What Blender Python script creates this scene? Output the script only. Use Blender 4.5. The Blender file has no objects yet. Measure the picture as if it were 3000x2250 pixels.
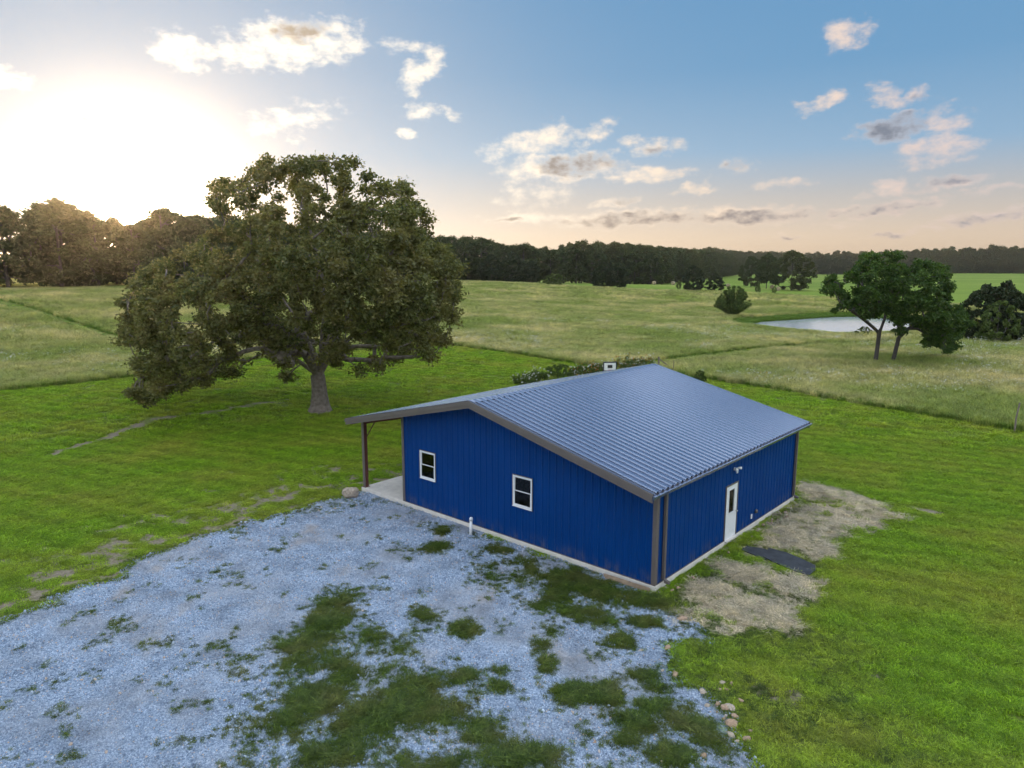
import bpy, math, random
import numpy as np
from mathutils import Vector, Matrix

# ------------------------------------------------------------------ camera, sky, sun, exposure
sc = bpy.context.scene
COL = sc.collection
F, PITCH, CAMH = 2065.0, 0.1675, 9.96
SUN_AZ, SUN_EL = math.radians(-27.44), math.radians(3.42)
cam = bpy.data.cameras.new('camera'); cam_ob = bpy.data.objects.new('camera', cam); COL.objects.link(cam_ob)
cam_ob.location = (0, 0, CAMH); cam_ob.rotation_euler = (math.pi/2 - PITCH, 0, 0)
cam.sensor_width = 36; cam.lens = 36*F/3000; cam.clip_start = 0.1; cam.clip_end = 12000
sc.camera = cam_ob
sc.view_settings.view_transform = 'Standard'; sc.view_settings.look = 'None'
sc.view_settings.exposure = 1.62; sc.view_settings.gamma = 1.0; sc.view_settings.use_curve_mapping = False
sc.cycles.use_denoising = True
sc.cycles.use_adaptive_sampling = True; sc.cycles.adaptive_threshold = .03
sc.cycles.max_bounces = 4; sc.cycles.diffuse_bounces = 2; sc.cycles.glossy_bounces = 2
sc.cycles.transmission_bounces = 4; sc.cycles.transparent_max_bounces = 8; sc.cycles.volume_bounces = 0
sc.cycles.caustics_reflective = False; sc.cycles.caustics_refractive = False

CP, SP = math.cos(PITCH), math.sin(PITCH)
def ray(px, py):
    """direction through a photo pixel, scaled so that its y is 1"""
    a = (px-1500)/F; b = (py-1125)/F
    y = CP - SP*b; z = -SP - CP*b
    return a/y, z/y
def P(px, py, Y):
    rx, rz = ray(px, py)
    return (rx*Y, Y, CAMH + rz*Y)

def N(nt, t, **kw):
    n = nt.nodes.new(t)
    for k, v in kw.items():
        if k.startswith('i_'):
            n.inputs[k[2:].replace('_', ' ')].default_value = v
        elif k.startswith('n_'):
            n.inputs[int(k[2:])].default_value = v
        else: setattr(n, k, v)
    return n
def L(nt, a, b): nt.links.new(a, b)
def ramp(nt, fac, stops, interp='LINEAR'):
    r = N(nt, 'ShaderNodeValToRGB'); r.color_ramp.interpolation = interp
    el = r.color_ramp.elements
    while len(el) < len(stops): el.new(0.5)
    for e, (p, c) in zip(el, stops):
        e.position = p; e.color = (*c, 1) if len(c) == 3 else c
    if fac is not None: L(nt, fac, r.inputs[0])
    return r.outputs[0]
def math_(nt, op, a, b=None, c=None, clamp=False):
    n = N(nt, 'ShaderNodeMath', operation=op); n.use_clamp = clamp
    for i, v in enumerate((a, b, c)):
        if v is None: continue
        if hasattr(v, 'is_linked') or hasattr(v, 'links'): L(nt, v, n.inputs[i])
        else: n.inputs[i].default_value = v
    return n.outputs[0]
def mixc(nt, fac, a, b, mode='MIX'):
    n = N(nt, 'ShaderNodeMix', data_type='RGBA', blend_type=mode)
    for s, v in ((n.inputs[0], fac), (n.inputs[6], a), (n.inputs[7], b)):
        if hasattr(v, 'links'): L(nt, v, s)
        elif isinstance(v, (int, float)): s.default_value = v
        else: s.default_value = (*v, 1)
    return n.outputs[2]
def smooth(nt, x, a, b, lo=0.0, hi=1.0):
    n = N(nt, 'ShaderNodeMapRange', interpolation_type='SMOOTHSTEP')
    L(nt, x, n.inputs[0])
    for i, v in zip((1, 2, 3, 4), (a, b, lo, hi)): n.inputs[i].default_value = v
    return n.outputs[0]

def azel(px, py):
    rx, rz = ray(px, py)
    return math.degrees(math.atan2(rx, 1)), math.degrees(math.atan2(rz, math.hypot(rx, 1)))

def build_world():
    w = bpy.data.worlds.new('World'); sc.world = w; w.use_nodes = True
    nt = w.node_tree; nt.nodes.clear()
    out = N(nt, 'ShaderNodeOutputWorld')
    tc = N(nt, 'ShaderNodeTexCoord')
    d = N(nt, 'ShaderNodeVectorMath', operation='NORMALIZE'); L(nt, tc.outputs['Generated'], d.inputs[0]); d = d.outputs[0]
    sep = N(nt, 'ShaderNodeSeparateXYZ'); L(nt, d, sep.inputs[0])
    x, y, z = sep.outputs
    el = math_(nt, 'MULTIPLY', math_(nt, 'ARCSINE', z), 180/math.pi)
    az = math_(nt, 'MULTIPLY', math_(nt, 'ARCTAN2', x, y), 180/math.pi)
    sd = (math.sin(SUN_AZ)*math.cos(SUN_EL), math.cos(SUN_AZ)*math.cos(SUN_EL), math.sin(SUN_EL))
    dot = N(nt, 'ShaderNodeVectorMath', operation='DOT_PRODUCT', n_1=sd); L(nt, d, dot.inputs[0])
    ang = math_(nt, 'MULTIPLY', math_(nt, 'ARCCOSINE', math_(nt, 'MINIMUM', dot.outputs['Value'], 0.999999)), 180/math.pi)
    # clear air: horizon cream to blue overhead
    t = math_(nt, 'DIVIDE', el, 90.0, clamp=True)
    base = ramp(nt, t, [(0.0, (0.2767, 0.2051, 0.1431)), (0.024, (0.2433, 0.1956, 0.1526)), (0.055, (0.1692, 0.1674, 0.1674)), (0.092, (0.0903, 0.1466, 0.2077)), (0.155, (0.0526, 0.1151, 0.1902)), (0.3, (0.0355, 0.0949, 0.177)), (0.5, (0.0391, 0.1013, 0.1858)), (1.0, (0.0462, 0.1094, 0.1902))])
    # the real aureole of a low sun, from the physical sky
    sky = N(nt, 'ShaderNodeTexSky', sky_type='NISHITA'); sky.sun_disc = False
    sky.sun_elevation = SUN_EL; sky.sun_rotation = SUN_AZ
    sky.air_density = 1.0; sky.dust_density = 1.5; sky.ozone_density = 2.0
    nish = mixc(nt, 1.0, sky.outputs[0], (.0005, .0005, .0005), 'MULTIPLY')
    wide = math_(nt, 'EXPONENT', math_(nt, 'MULTIPLY', math_(nt, 'POWER', math_(nt, 'DIVIDE', ang, 21.0), 2.0), -1.0))
    base = mixc(nt, wide, base, (.185, .203, .230))
    g2 = math_(nt, 'MULTIPLY', math_(nt, 'EXPONENT', math_(nt, 'DIVIDE', ang, -1.3)), GLOW2)
    g2 = math_(nt, 'ADD', g2, math_(nt, 'MULTIPLY', math_(nt, 'EXPONENT', math_(nt, 'DIVIDE', ang, -7.0)), .09))
    daz = math_(nt, 'SUBTRACT', az, math.degrees(SUN_AZ))
    g3 = math_(nt, 'MULTIPLY', math_(nt, 'EXPONENT', math_(nt, 'SUBTRACT', math_(nt, 'DIVIDE', math_(nt, 'ABSOLUTE', el), -6.0), math_(nt, 'POWER', math_(nt, 'DIVIDE', daz, 38.0), 2.0))), GLOW3)
    g = math_(nt, 'ADD', g2, g3)
    glow = mixc(nt, 1.0, g, (1.0, .93, .80), 'MULTIPLY')
    glow_n = N(nt, 'ShaderNodeVectorMath', operation='SCALE', n_0=(1.0, .80, .52)); L(nt, g, glow_n.inputs[3])
    s1 = mixc(nt, 1.0, base, glow_n.outputs[0], 'ADD')
    s2 = mixc(nt, 1.0, s1, nish, 'ADD')
    # ---- clouds, laid out by bearing and elevation
    vec = N(nt, 'ShaderNodeCombineXYZ'); L(nt, az, vec.inputs[0]); L(nt, el, vec.inputs[1])
    st = N(nt, 'ShaderNodeVectorMath', operation='MULTIPLY', n_1=(.36, .62, 1)); L(nt, vec.outputs[0], st.inputs[0])
    def fbm(scale, detail, rough, off):
        ad = N(nt, 'ShaderNodeVectorMath', operation='ADD', n_1=(off, off*.7, 0)); L(nt, st.outputs[0], ad.inputs[0])
        n = N(nt, 'ShaderNodeTexNoise', noise_dimensions='2D'); L(nt, ad.outputs[0], n.inputs['Vector'])
        n.inputs['Scale'].default_value = scale; n.inputs['Detail'].default_value = detail; n.inputs['Roughness'].default_value = rough
        return n
    warp = fbm(1.1, 3, .55, 3.1)
    wv = N(nt, 'ShaderNodeVectorMath', operation='SUBTRACT', n_1=(.5, .5, .5)); L(nt, warp.outputs['Color'], wv.inputs[0])
    ws = N(nt, 'ShaderNodeVectorMath', operation='MULTIPLY', n_1=(2.6, 1.3, 0)); L(nt, wv.outputs[0], ws.inputs[0])
    cv = N(nt, 'ShaderNodeVectorMath', operation='ADD'); L(nt, vec.outputs[0], cv.inputs[0]); L(nt, ws.outputs[0], cv.inputs[1])
    sq = N(nt, 'ShaderNodeSeparateXYZ'); L(nt, cv.outputs[0], sq.inputs[0]); qa, qe = sq.outputs[0], sq.outputs[1]
    v1 = N(nt, 'ShaderNodeCombineXYZ'); L(nt, qa, v1.inputs[0]); L(nt, qe, v1.inputs[1]); v1.inputs[2].default_value = 1
    v2 = N(nt, 'ShaderNodeCombineXYZ'); L(nt, math_(nt, 'MULTIPLY', qa, qa), v2.inputs[0]); L(nt, math_(nt, 'MULTIPLY', qa, qe), v2.inputs[1]); L(nt, math_(nt, 'MULTIPLY', qe, qe), v2.inputs[2])
    def field(lst, grow):
        """highest of k*(1-r^2) over a list of tilted ellipses, each as one quadratic in bearing and elevation"""
        acc = None
        for (cx, cy, rx, ry, tilt, k) in lst:
            rx *= grow; ry *= grow
            a0, e0 = azel(cx, cy); a1, e1 = azel(cx+rx, cy); a2, e2 = azel(cx, cy+ry)
            sa = max(.2, math.hypot(a1-a0, e1-e0)); sb = max(.15, math.hypot(a2-a0, e2-e0)); t_ = math.radians(tilt); c_, s_ = math.cos(t_), math.sin(t_)
            A = c_*c_/sa**2+s_*s_/sb**2; C = s_*s_/sa**2+c_*c_/sb**2; B = 2*c_*s_*(1/sa**2-1/sb**2)
            p0 = A*a0*a0+B*a0*e0+C*e0*e0; p1 = -2*A*a0-B*e0; p2 = -2*C*e0-B*a0
            d1 = N(nt, 'ShaderNodeVectorMath', operation='DOT_PRODUCT', n_1=(-k*p1, -k*p2, k-k*p0)); L(nt, v1.outputs[0], d1.inputs[0])
            d2 = N(nt, 'ShaderNodeVectorMath', operation='DOT_PRODUCT', n_1=(-k*A, -k*B, -k*C)); L(nt, v2.outputs[0], d2.inputs[0])
            v = math_(nt, 'ADD', d1.outputs['Value'], d2.outputs['Value'])
            acc = v if acc is None else math_(nt, 'MAXIMUM', acc, v)
        return acc
    thick = math_(nt, 'MAXIMUM', field(CLOUDS, 1.15), -1.0)
    f1 = fbm(1.9, 7, .62, 11.3).outputs['Fac']
    f2 = fbm(.9, 4, .6, 40.0).outputs['Fac']
    th = math_(nt, 'ADD', thick, math_(nt, 'MULTIPLY', math_(nt, 'SUBTRACT', f1, .52), 2.3))
    alpha = smooth(nt, th, -.1, 1.25)
    dk = math_(nt, 'ADD', math_(nt, 'MAXIMUM', field(CORES, 1.2), -1.0), math_(nt, 'MULTIPLY', math_(nt, 'SUBTRACT', f2, .5), 2.2))
    dark = math_(nt, 'MULTIPLY', smooth(nt, dk, .0, .9), alpha)
    an = math_(nt, 'DIVIDE', ang, 70.0, clamp=True)
    lit = ramp(nt, an, [(0, (0.72, 0.624, 0.48)), (0.3, (0.448, 0.4, 0.328)), (0.6, (0.36, 0.288, 0.22)), (0.8, (0.288, 0.228, 0.2)), (1, (0.24, 0.208, 0.204))])
    shd = ramp(nt, an, [(0, (0.36, 0.264, 0.144)), (0.3, (0.152, 0.124, 0.096)), (0.6, (0.104, 0.088, 0.084)), (0.8, (0.068, 0.076, 0.096)), (1, (0.052, 0.072, 0.112))])
    cc = mixc(nt, dark, lit, shd)
    inv = math_(nt, 'MULTIPLY', alpha, .9)
    s3 = mixc(nt, inv, s2, cc)
    bg = N(nt, 'ShaderNodeBackground'); L(nt, s3, bg.inputs[0]); bg.inputs[1].default_value = SKY_STRENGTH
    # brighter, denser cloud added out of view, overhead and behind, to lift ground light
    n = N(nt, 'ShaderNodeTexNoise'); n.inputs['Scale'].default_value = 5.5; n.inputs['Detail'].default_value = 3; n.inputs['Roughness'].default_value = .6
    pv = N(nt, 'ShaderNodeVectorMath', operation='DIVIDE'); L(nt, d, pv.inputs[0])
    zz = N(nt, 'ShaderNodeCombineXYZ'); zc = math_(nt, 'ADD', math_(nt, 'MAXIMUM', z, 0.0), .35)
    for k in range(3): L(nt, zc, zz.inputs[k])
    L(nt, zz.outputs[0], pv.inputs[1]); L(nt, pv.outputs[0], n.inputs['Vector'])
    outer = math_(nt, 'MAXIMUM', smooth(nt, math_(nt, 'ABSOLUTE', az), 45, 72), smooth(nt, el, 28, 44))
    ca = math_(nt, 'MULTIPLY', smooth(nt, n.outputs['Fac'], .38, .68), math_(nt, 'MULTIPLY', math_(nt, 'MULTIPLY', smooth(nt, el, 2, 14), outer), CLOUD_FILL))
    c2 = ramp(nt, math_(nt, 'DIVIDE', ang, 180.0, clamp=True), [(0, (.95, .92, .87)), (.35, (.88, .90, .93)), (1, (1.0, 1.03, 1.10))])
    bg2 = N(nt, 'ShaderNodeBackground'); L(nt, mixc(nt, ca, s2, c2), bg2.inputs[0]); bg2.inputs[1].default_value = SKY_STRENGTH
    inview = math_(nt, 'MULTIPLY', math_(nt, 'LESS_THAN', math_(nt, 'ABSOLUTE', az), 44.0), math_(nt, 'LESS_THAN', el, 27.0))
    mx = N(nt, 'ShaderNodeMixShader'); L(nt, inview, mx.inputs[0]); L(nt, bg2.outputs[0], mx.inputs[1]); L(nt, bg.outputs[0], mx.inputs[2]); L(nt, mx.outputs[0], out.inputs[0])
    w.cycles.sampling_method = 'MANUAL'; w.cycles.sample_map_resolution = 2048

GLOW2, GLOW3, SKY_STRENGTH, CLOUD_FILL = 50.0, .28, 1.0, .95
# cx, cy, rx, ry (photo pixels), tilt in degrees, thickness
CLOUDS = [(870,125,200,78,6,1.0),(530,150,90,62,0,1.0),(700,160,120,45,0,.8),(1240,208,84,46,42,1.0),(1228,326,46,30,0,.9),(1312,332,40,22,0,.7),(1195,392,26,18,0,.8),
  (1180,130,90,26,0,.45),(1560,415,150,46,12,.85),(1650,490,190,44,3,1.0),(1900,430,90,32,-4,.75),(1895,510,130,24,0,.9),(1745,385,60,32,20,.6),
  (1850,640,290,27,2,1.0),(2200,632,210,27,0,1.0),(2535,622,120,18,3,.8),(1560,636,150,18,2,.8),(1800,590,70,18,8,.7),(2480,100,65,52,30,.75),
  (2410,302,75,28,18,.8),(2590,278,75,30,-22,.75),(2692,275,42,26,0,.6),(2610,376,110,38,8,1.0),(2772,352,85,42,-10,.75),(2740,440,125,52,4,.85),
  (2160,488,55,24,0,.45),(2310,536,90,18,3,.6),(2590,556,90,24,14,.7),(2770,533,130,24,8,.75),(2030,547,60,17,18,.6),(2840,640,140,20,8,.75),(2960,622,100,18,4,.7),
  (2670,598,100,20,4,.65),(2900,556,150,13,6,.6),(2310,690,85,9,2,.7),(2600,690,75,9,2,.7),(2720,672,70,8,4,.6),(15,228,75,40,0,.9),(240,335,60,20,0,.6),(40,465,60,14,0,.5),
  (350,525,45,8,6,.5),(860,350,130,50,12,.5),(1560,565,110,50,8,.45),(1470,640,60,8,4,.6),(2450,655,60,8,2,.5),(2080,560,30,9,0,.4)]
CORES = [(885,88,85,38,8,1.3),(1700,482,130,30,3,1.2),(1860,645,230,20,2,1.1),(2220,638,180,20,0,1.1),(2535,624,100,14,3,1.1),(2605,376,115,36,8,1.6),(1920,440,50,14,0,.7),
  (2700,285,28,16,0,.8),(2160,490,50,20,0,.8),(1830,585,40,12,8,.9),(2960,628,90,14,4,.8),(2830,648,90,12,6,.8),(2310,692,80,9,2,.9),(2600,692,70,9,2,.9),(1480,642,60,8,4,.8),(2680,604,70,12,4,.7),(2780,530,100,15,8,.6),(240,335,40,14,0,.9)]
build_world()

sun = bpy.data.lights.new('sun', 'SUN'); sun_ob = bpy.data.objects.new('sun', sun); COL.objects.link(sun_ob)
sun.energy = .8; sun.angle = math.radians(0.53); sun.color = (1.0, .72, .42)
sdir = Vector((math.sin(SUN_AZ)*math.cos(SUN_EL), math.cos(SUN_AZ)*math.cos(SUN_EL), math.sin(SUN_EL)))
sun_ob.rotation_euler = sdir.to_track_quat('Z', 'Y').to_euler(); sun_ob.location = (-60, 120, 60)

# ------------------------------------------------------------------ helpers
rng = np.random.default_rng(7)
def tag(o, label=None, cat=None, group=None, kind=None):
    if label: o['label'] = label
    if cat: o['category'] = cat
    if group: o['group'] = group
    if kind: o['kind'] = kind
    return o
def link(name, data, parent=None, mat=None, col=None):
    o = bpy.data.objects.new(name, data); (col or COL).objects.link(o)
    if parent is not None: o.parent = parent
    if mat is not None and data is not None and len(data.materials) == 0: data.materials.append(mat)
    return o
def empty(name, loc=(0, 0, 0), rz=0, parent=None):
    o = bpy.data.objects.new(name, None); COL.objects.link(o); o.location = loc; o.rotation_euler = (0, 0, rz)
    o.empty_display_size = .2
    if parent is not None: o.parent = parent
    return o
def np_mesh(name, verts, faces, smooth_=False, attrs=None, mat=None):
    """faces: (n,k) array with one k, or a list of such arrays"""
    m = bpy.data.meshes.new(name)
    verts = np.asarray(verts, np.float32).reshape(-1, 3)
    fl = faces if isinstance(faces, list) else [faces]
    fl = [np.asarray(f, np.int32) for f in fl if len(f)]
    loops = np.concatenate([f.ravel() for f in fl]); tot = np.concatenate([np.full(len(f), f.shape[1], np.int32) for f in fl])
    start = np.concatenate([[0], np.cumsum(tot)[:-1]]).astype(np.int32)
    m.vertices.add(len(verts)); m.vertices.foreach_set('co', verts.ravel())
    m.loops.add(len(loops)); m.loops.foreach_set('vertex_index', loops)
    m.polygons.add(len(tot)); m.polygons.foreach_set('loop_start', start); m.polygons.foreach_set('loop_total', tot)
    m.polygons.foreach_set('use_smooth', np.full(len(tot), bool(smooth_)))
    m.update(calc_edges=True)
    for k, v in (attrs or {}).items():
        a = m.attributes.new(k, 'FLOAT', 'POINT'); a.data.foreach_set('value', np.asarray(v, np.float32))
    if mat: m.materials.append(mat)
    return m
BOXF = np.array([(0,3,2,1),(4,5,6,7),(0,1,5,4),(1,2,6,5),(2,3,7,6),(3,0,4,7)])
class MB:
    """collects simple shapes into one mesh"""
    def __init__(s): s.v, s.q, s.t, s.n = [], [], [], 0
    def add(s, v, q=(), t=()):
        v = np.asarray(v, float).reshape(-1, 3); s.v.append(v)
        if len(q): s.q.append(np.asarray(q)+s.n)
        if len(t): s.t.append(np.asarray(t)+s.n)
        s.n += len(v); return s
    def box(s, a, b):
        (x0, y0, z0), (x1, y1, z1) = a, b
        return s.add([(x0,y0,z0),(x1,y0,z0),(x1,y1,z0),(x0,y1,z0),(x0,y0,z1),(x1,y0,z1),(x1,y1,z1),(x0,y1,z1)], BOXF)
    def prism(s, poly, axis, a, b):
        """poly: list of 2d points in the two other axes, extruded along axis from a to b"""
        n = len(poly); vs = []
        for c in (a, b):
            for (p, q) in poly:
                vs.append({'x': (c, p, q), 'y': (p, c, q), 'z': (p, q, c)}[axis])
        qs = [(i, (i+1) % n, n+(i+1) % n, n+i) for i in range(n)]
        s.add(vs, qs, [(0, i, i+1) for i in range(1, n-1)] + [(n, n+i+1, n+i) for i in range(1, n-1)]); return s
    def tube(s, pts, r, sides=8, cap=True):
        pts = [Vector(p) for p in pts]; rs = r if hasattr(r, '__len__') else [r]*len(pts); vs = []; qs = []
        for i, p in enumerate(pts):
            d = (pts[min(i+1, len(pts)-1)] - pts[max(i-1, 0)]).normalized()
            u = d.orthogonal().normalized() if i == 0 else (u - d*u.dot(d)).normalized()
            w = d.cross(u)
            for k in range(sides):
                a = 2*math.pi*k/sides; vs.append(p + (u*math.cos(a)+w*math.sin(a))*rs[i])
        for i in range(len(pts)-1):
            for k in range(sides):
                a, b = i*sides+k, i*sides+(k+1) % sides; qs.append((a, b, b+sides, a+sides))
        ts = []
        if cap:
            e = (len(pts)-1)*sides
            ts = [(0, k+1, k) for k in range(1, sides-1)] + [(e, e+k, e+k+1) for k in range(1, sides-1)]
        return s.add([tuple(v) for v in vs], qs, ts)
    def build(s, name, mat, parent=None, smooth_=False):
        fs = []
        if s.q: fs.append(np.concatenate(s.q))
        if s.t: fs.append(np.concatenate(s.t))
        return link(name, np_mesh(name, np.concatenate(s.v), fs, smooth_, mat=mat), parent)
def bevel(o, w=.01, seg=1):
    b = o.modifiers.new('bevel', 'BEVEL'); b.width = w; b.segments = seg; b.limit_method = 'ANGLE'; return o

# value noise in the plane
_perm = rng.random((256, 256)).astype(np.float32)
def vnoise(x, y):
    x = np.asarray(x, float); y = np.asarray(y, float)
    xi = np.floor(x).astype(int); yi = np.floor(y).astype(int); fx = x-xi; fy = y-yi
    fx = fx*fx*(3-2*fx); fy = fy*fy*(3-2*fy)
    g = lambda a, b: _perm[a & 255, b & 255]
    return (g(xi, yi)*(1-fx)+g(xi+1, yi)*fx)*(1-fy)+(g(xi, yi+1)*(1-fx)+g(xi+1, yi+1)*fx)*fy
def fbm2(x, y, s, o=4):
    v = 0; a = .5; t = 0
    for i in range(o):
        v = v+a*vnoise(np.asarray(x)/s+17.3*i, np.asarray(y)/s-9.1*i); t += a; a *= .5; s *= .5
    return v/t
def sstep(x, a, b):
    t = np.clip((x-a)/(b-a), 0, 1); return t*t*(3-2*t)
def inpoly(x, y, poly):
    x = np.asarray(x, float); y = np.asarray(y, float); r = np.zeros(x.shape, bool); n = len(poly)
    for i in range(n):
        x0, y0 = poly[i]; x1, y1 = poly[(i+1) % n]
        c = (y0 > y) != (y1 > y)
        with np.errstate(divide='ignore', invalid='ignore'):
            r ^= c & (x < (x1-x0)*(y-y0)/(y1-y0+1e-12)+x0)
    return r
def polydist(x, y, poly, closed=True):
    x = np.asarray(x, float); y = np.asarray(y, float); d = np.full(x.shape, 1e9); n = len(poly)
    for i in range(n if closed else n-1):
        ax, ay = poly[i]; bx, by = poly[(i+1) % n]
        t = np.clip(((x-ax)*(bx-ax)+(y-ay)*(by-ay))/((bx-ax)**2+(by-ay)**2+1e-9), 0, 1)
        d = np.minimum(d, np.hypot(x-ax-t*(bx-ax), y-ay-t*(by-ay)))
    return d

# ------------------------------------------------------------------ terrain
Z0 = -0.18
WATER_Z = -0.95
_cp = [P(*q) for q in [(-150,850,135),(20,850,140),(200,848,150),(400,843,158),(600,838,190),(1000,831,250),(1365,824,301),(1650,830,325),(1900,834,341),
    (2100,803,800),(2300,803,850),(2500,805,800),(2800,801,700),(3100,802,680),(2260,852,262),(1915,834,300),(2189,858,235),(2365,869,215),(2950,880,190)]]
_cp += [(x, y, Z0) for x in (-45, -25, -8, 8, 25, 45) for y in (-25, 0, 15, 30, 45, 60)]
_cp += [(x, y, -.35) for x, y in ((30, 85), (50, 85), (70, 85), (95, 90), (30, 105))]
_cp += [(x, y, -.75) for x, y in ((40, 120), (52, 105), (70, 108), (80, 125), (60, 148), (45, 140))]
_cp += [(-2000, 2500, 12), (0, 2500, 2), (2000, 2500, 4), (2500, 300, 0), (-2500, 0, 15), (0, -2000, 0), (-200, 60, 4), (200, 40, -.5), (160, 100, -.3), (0,-150,0)]
_cp = np.array(_cp)
def _phi(r): return np.sqrt(r*r+20.0**2)
_A = _phi(np.hypot(_cp[:, None, 0]-_cp[None, :, 0], _cp[:, None, 1]-_cp[None, :, 1]))
_m = len(_cp); _M = np.zeros((_m+1, _m+1)); _M[:_m, :_m] = _A; _M[:_m, _m] = 1; _M[_m, :_m] = 1
_w = np.linalg.solve(_M, np.append(_cp[:, 2], 0))
def pond_pt(px, py):
    rx, rz = ray(px, py); Y = (WATER_Z-CAMH)/rz; return rx*Y, Y
POND = [pond_pt(*q) for q in [(2197,951),(2230,943),(2300,939),(2365,934),(2440,929),(2520,928),(2600,934),(2680,945),(2722,958),(2705,968),(2640,975),(2560,981),(2452,983),(2400,978),(2352,975),(2300,970),(2250,962),(2215,958)]]
def terrain(x, y):
    x = np.asarray(x, float); y = np.asarray(y, float); s = x.shape; xf = x.ravel(); yf = y.ravel(); z = np.full(xf.shape, _w[_m])
    for i in range(_m): z += _w[i]*_phi(np.hypot(xf-_cp[i, 0], yf-_cp[i, 1]))
    k = sstep(np.hypot(xf*.9, yf-22), 34, 60); z = Z0*(1-k)+z*k          # level yard round the building
    z += (fbm2(xf, yf, 9., 2)-.5)*.22*sstep(np.hypot(xf, yf-22), 26, 60)
    near = np.hypot(xf-60, yf-124) < 45
    if near.any():
        pd = polydist(xf[near], yf[near], POND); ins = inpoly(xf[near], yf[near], POND); sg = np.where(ins, -pd, pd)
        zz = z[near]; bank = WATER_Z+.02+np.clip(sg, -6, 30)*.16
        z[near] = np.where(sg < 0, np.minimum(bank, WATER_Z-.01), np.where(sg < 9, bank*(1-sstep(sg, 0, 9))+zz*sstep(sg, 0, 9), zz))
    return z.reshape(s)
def ground(px, py):
    """where the ray through a photo pixel meets the ground"""
    rx, rz = ray(px, py); Ys = np.geomspace(6, 3000, 900); h = CAMH+rz*Ys-terrain(rx*Ys, Ys)
    i = int(np.argmax(h < 0)); 
    if h[i] >= 0: i = len(Ys)-1
    a, b = Ys[max(i-1, 0)], Ys[i]
    for _ in range(18):
        c = (a+b)/2
        if CAMH+rz*c-float(terrain(np.array([rx*c]), np.array([c]))[0]) < 0: b = c
        else: a = c
    return (rx*b, b, float(terrain(np.array([rx*b]), np.array([b]))[0]))
def G2(px, py): g = ground(px, py); return g[0], g[1]
K = 3000/2212
def near(px, py, z=Z0):
    rx, rz = ray(px, py); Y = (z-CAMH)/rz; return rx*Y, Y

# building frame
BO = Vector((4.478, 20.814, 0)); TH = .7283; BRZ = math.pi/2-TH
BX = Vector((math.sin(TH), math.cos(TH), 0)); BY = Vector((-math.cos(TH), math.sin(TH), 0))
def to_b(x, y):
    dx = np.asarray(x)-BO.x; dy = np.asarray(y)-BO.y
    return dx*BX.x+dy*BX.y, dx*BY.x+dy*BY.y
BL, BW, PORCH = 11.70, 12.18, 2.95

# --- surface layout
LAWN_EDGE = [G2(*q) for q in [(-420,1190),(0,1147),(330,1112),(738,1055),(1000,1028),(1330,1012),(1480,1033),(1620,1055),(1720,1072),(1880,1086),(2080,1112),(2300,1146),(2500,1182),(2750,1224),(3000,1266),(3400,1336)]]
LAWN = LAWN_EDGE+[(70, -40), (-80, -40), (-90, 20)]
PATHS = [[G2(*q) for q in [(1830,1070),(1925,1056),(2000,1046),(2150,1028),(2300,1015),(2560,1005),(2900,998),(2900,1003),(2560,1011),(2300,1023),(2150,1040),(2030,1057),(1960,1070),(1900,1088)]],
         [G2(*q) for q in [(-300,800+20),(0,878),(110,905),(310,972),(460,1010),(460,1030),(310,992),(110,922),(0,897),(-300,858)]],
         [G2(*q) for q in [(2230,933),(2300,926),(2420,919),(2500,917),(2500,922),(2420,925),(2300,932),(2240,938)]]]
HAY = [G2(*q) for q in [(1480,828),(1650,837),(1850,848),(2030,853),(2189,858),(2365,869),(2600,885),(2800,893),(3100,905)]]+[(700, 300), (900, 900), (-60, 900), (-30, 330)]
GRAVEL = [near(K*a, K*b) for a, b in [(-220,1430),(0,1345),(100,1310),(170,1270),(265,1245),(300,1212),(420,1165),(560,1125),(680,1090),(735,1078),(770,1062),(795,1060),(872,1088),(985,1125),(1080,1165),(1180,1200),(1290,1240),(1400,1285),(1440,1300),(1470,1340),(1530,1385),(1440,1392),(1450,1440),(1480,1480),(1560,1530),(1590,1600),(1630,1659),(1700,1800)]]+[(8, 5), (-30, 3)]
STRAW = [[near(*q) for q in [(1968,1773),(2021,1696),(2135,1635),(2216,1640),(2298,1681),(2371,1695),(2460,1716),(2391,1749),(2359,1822),(2318,1875),(2249,1838),(2175,1879),(2078,1863),(1984,1810)]],
         [near(*q) for q in [(2334,1407),(2460,1431),(2582,1472),(2672,1525),(2603,1553),(2520,1560),(2501,1602),(2452,1635),(2420,1663),(2318,1614),(2204,1590),(2257,1525),(2298,1484),(2345,1462)]]]
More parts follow.
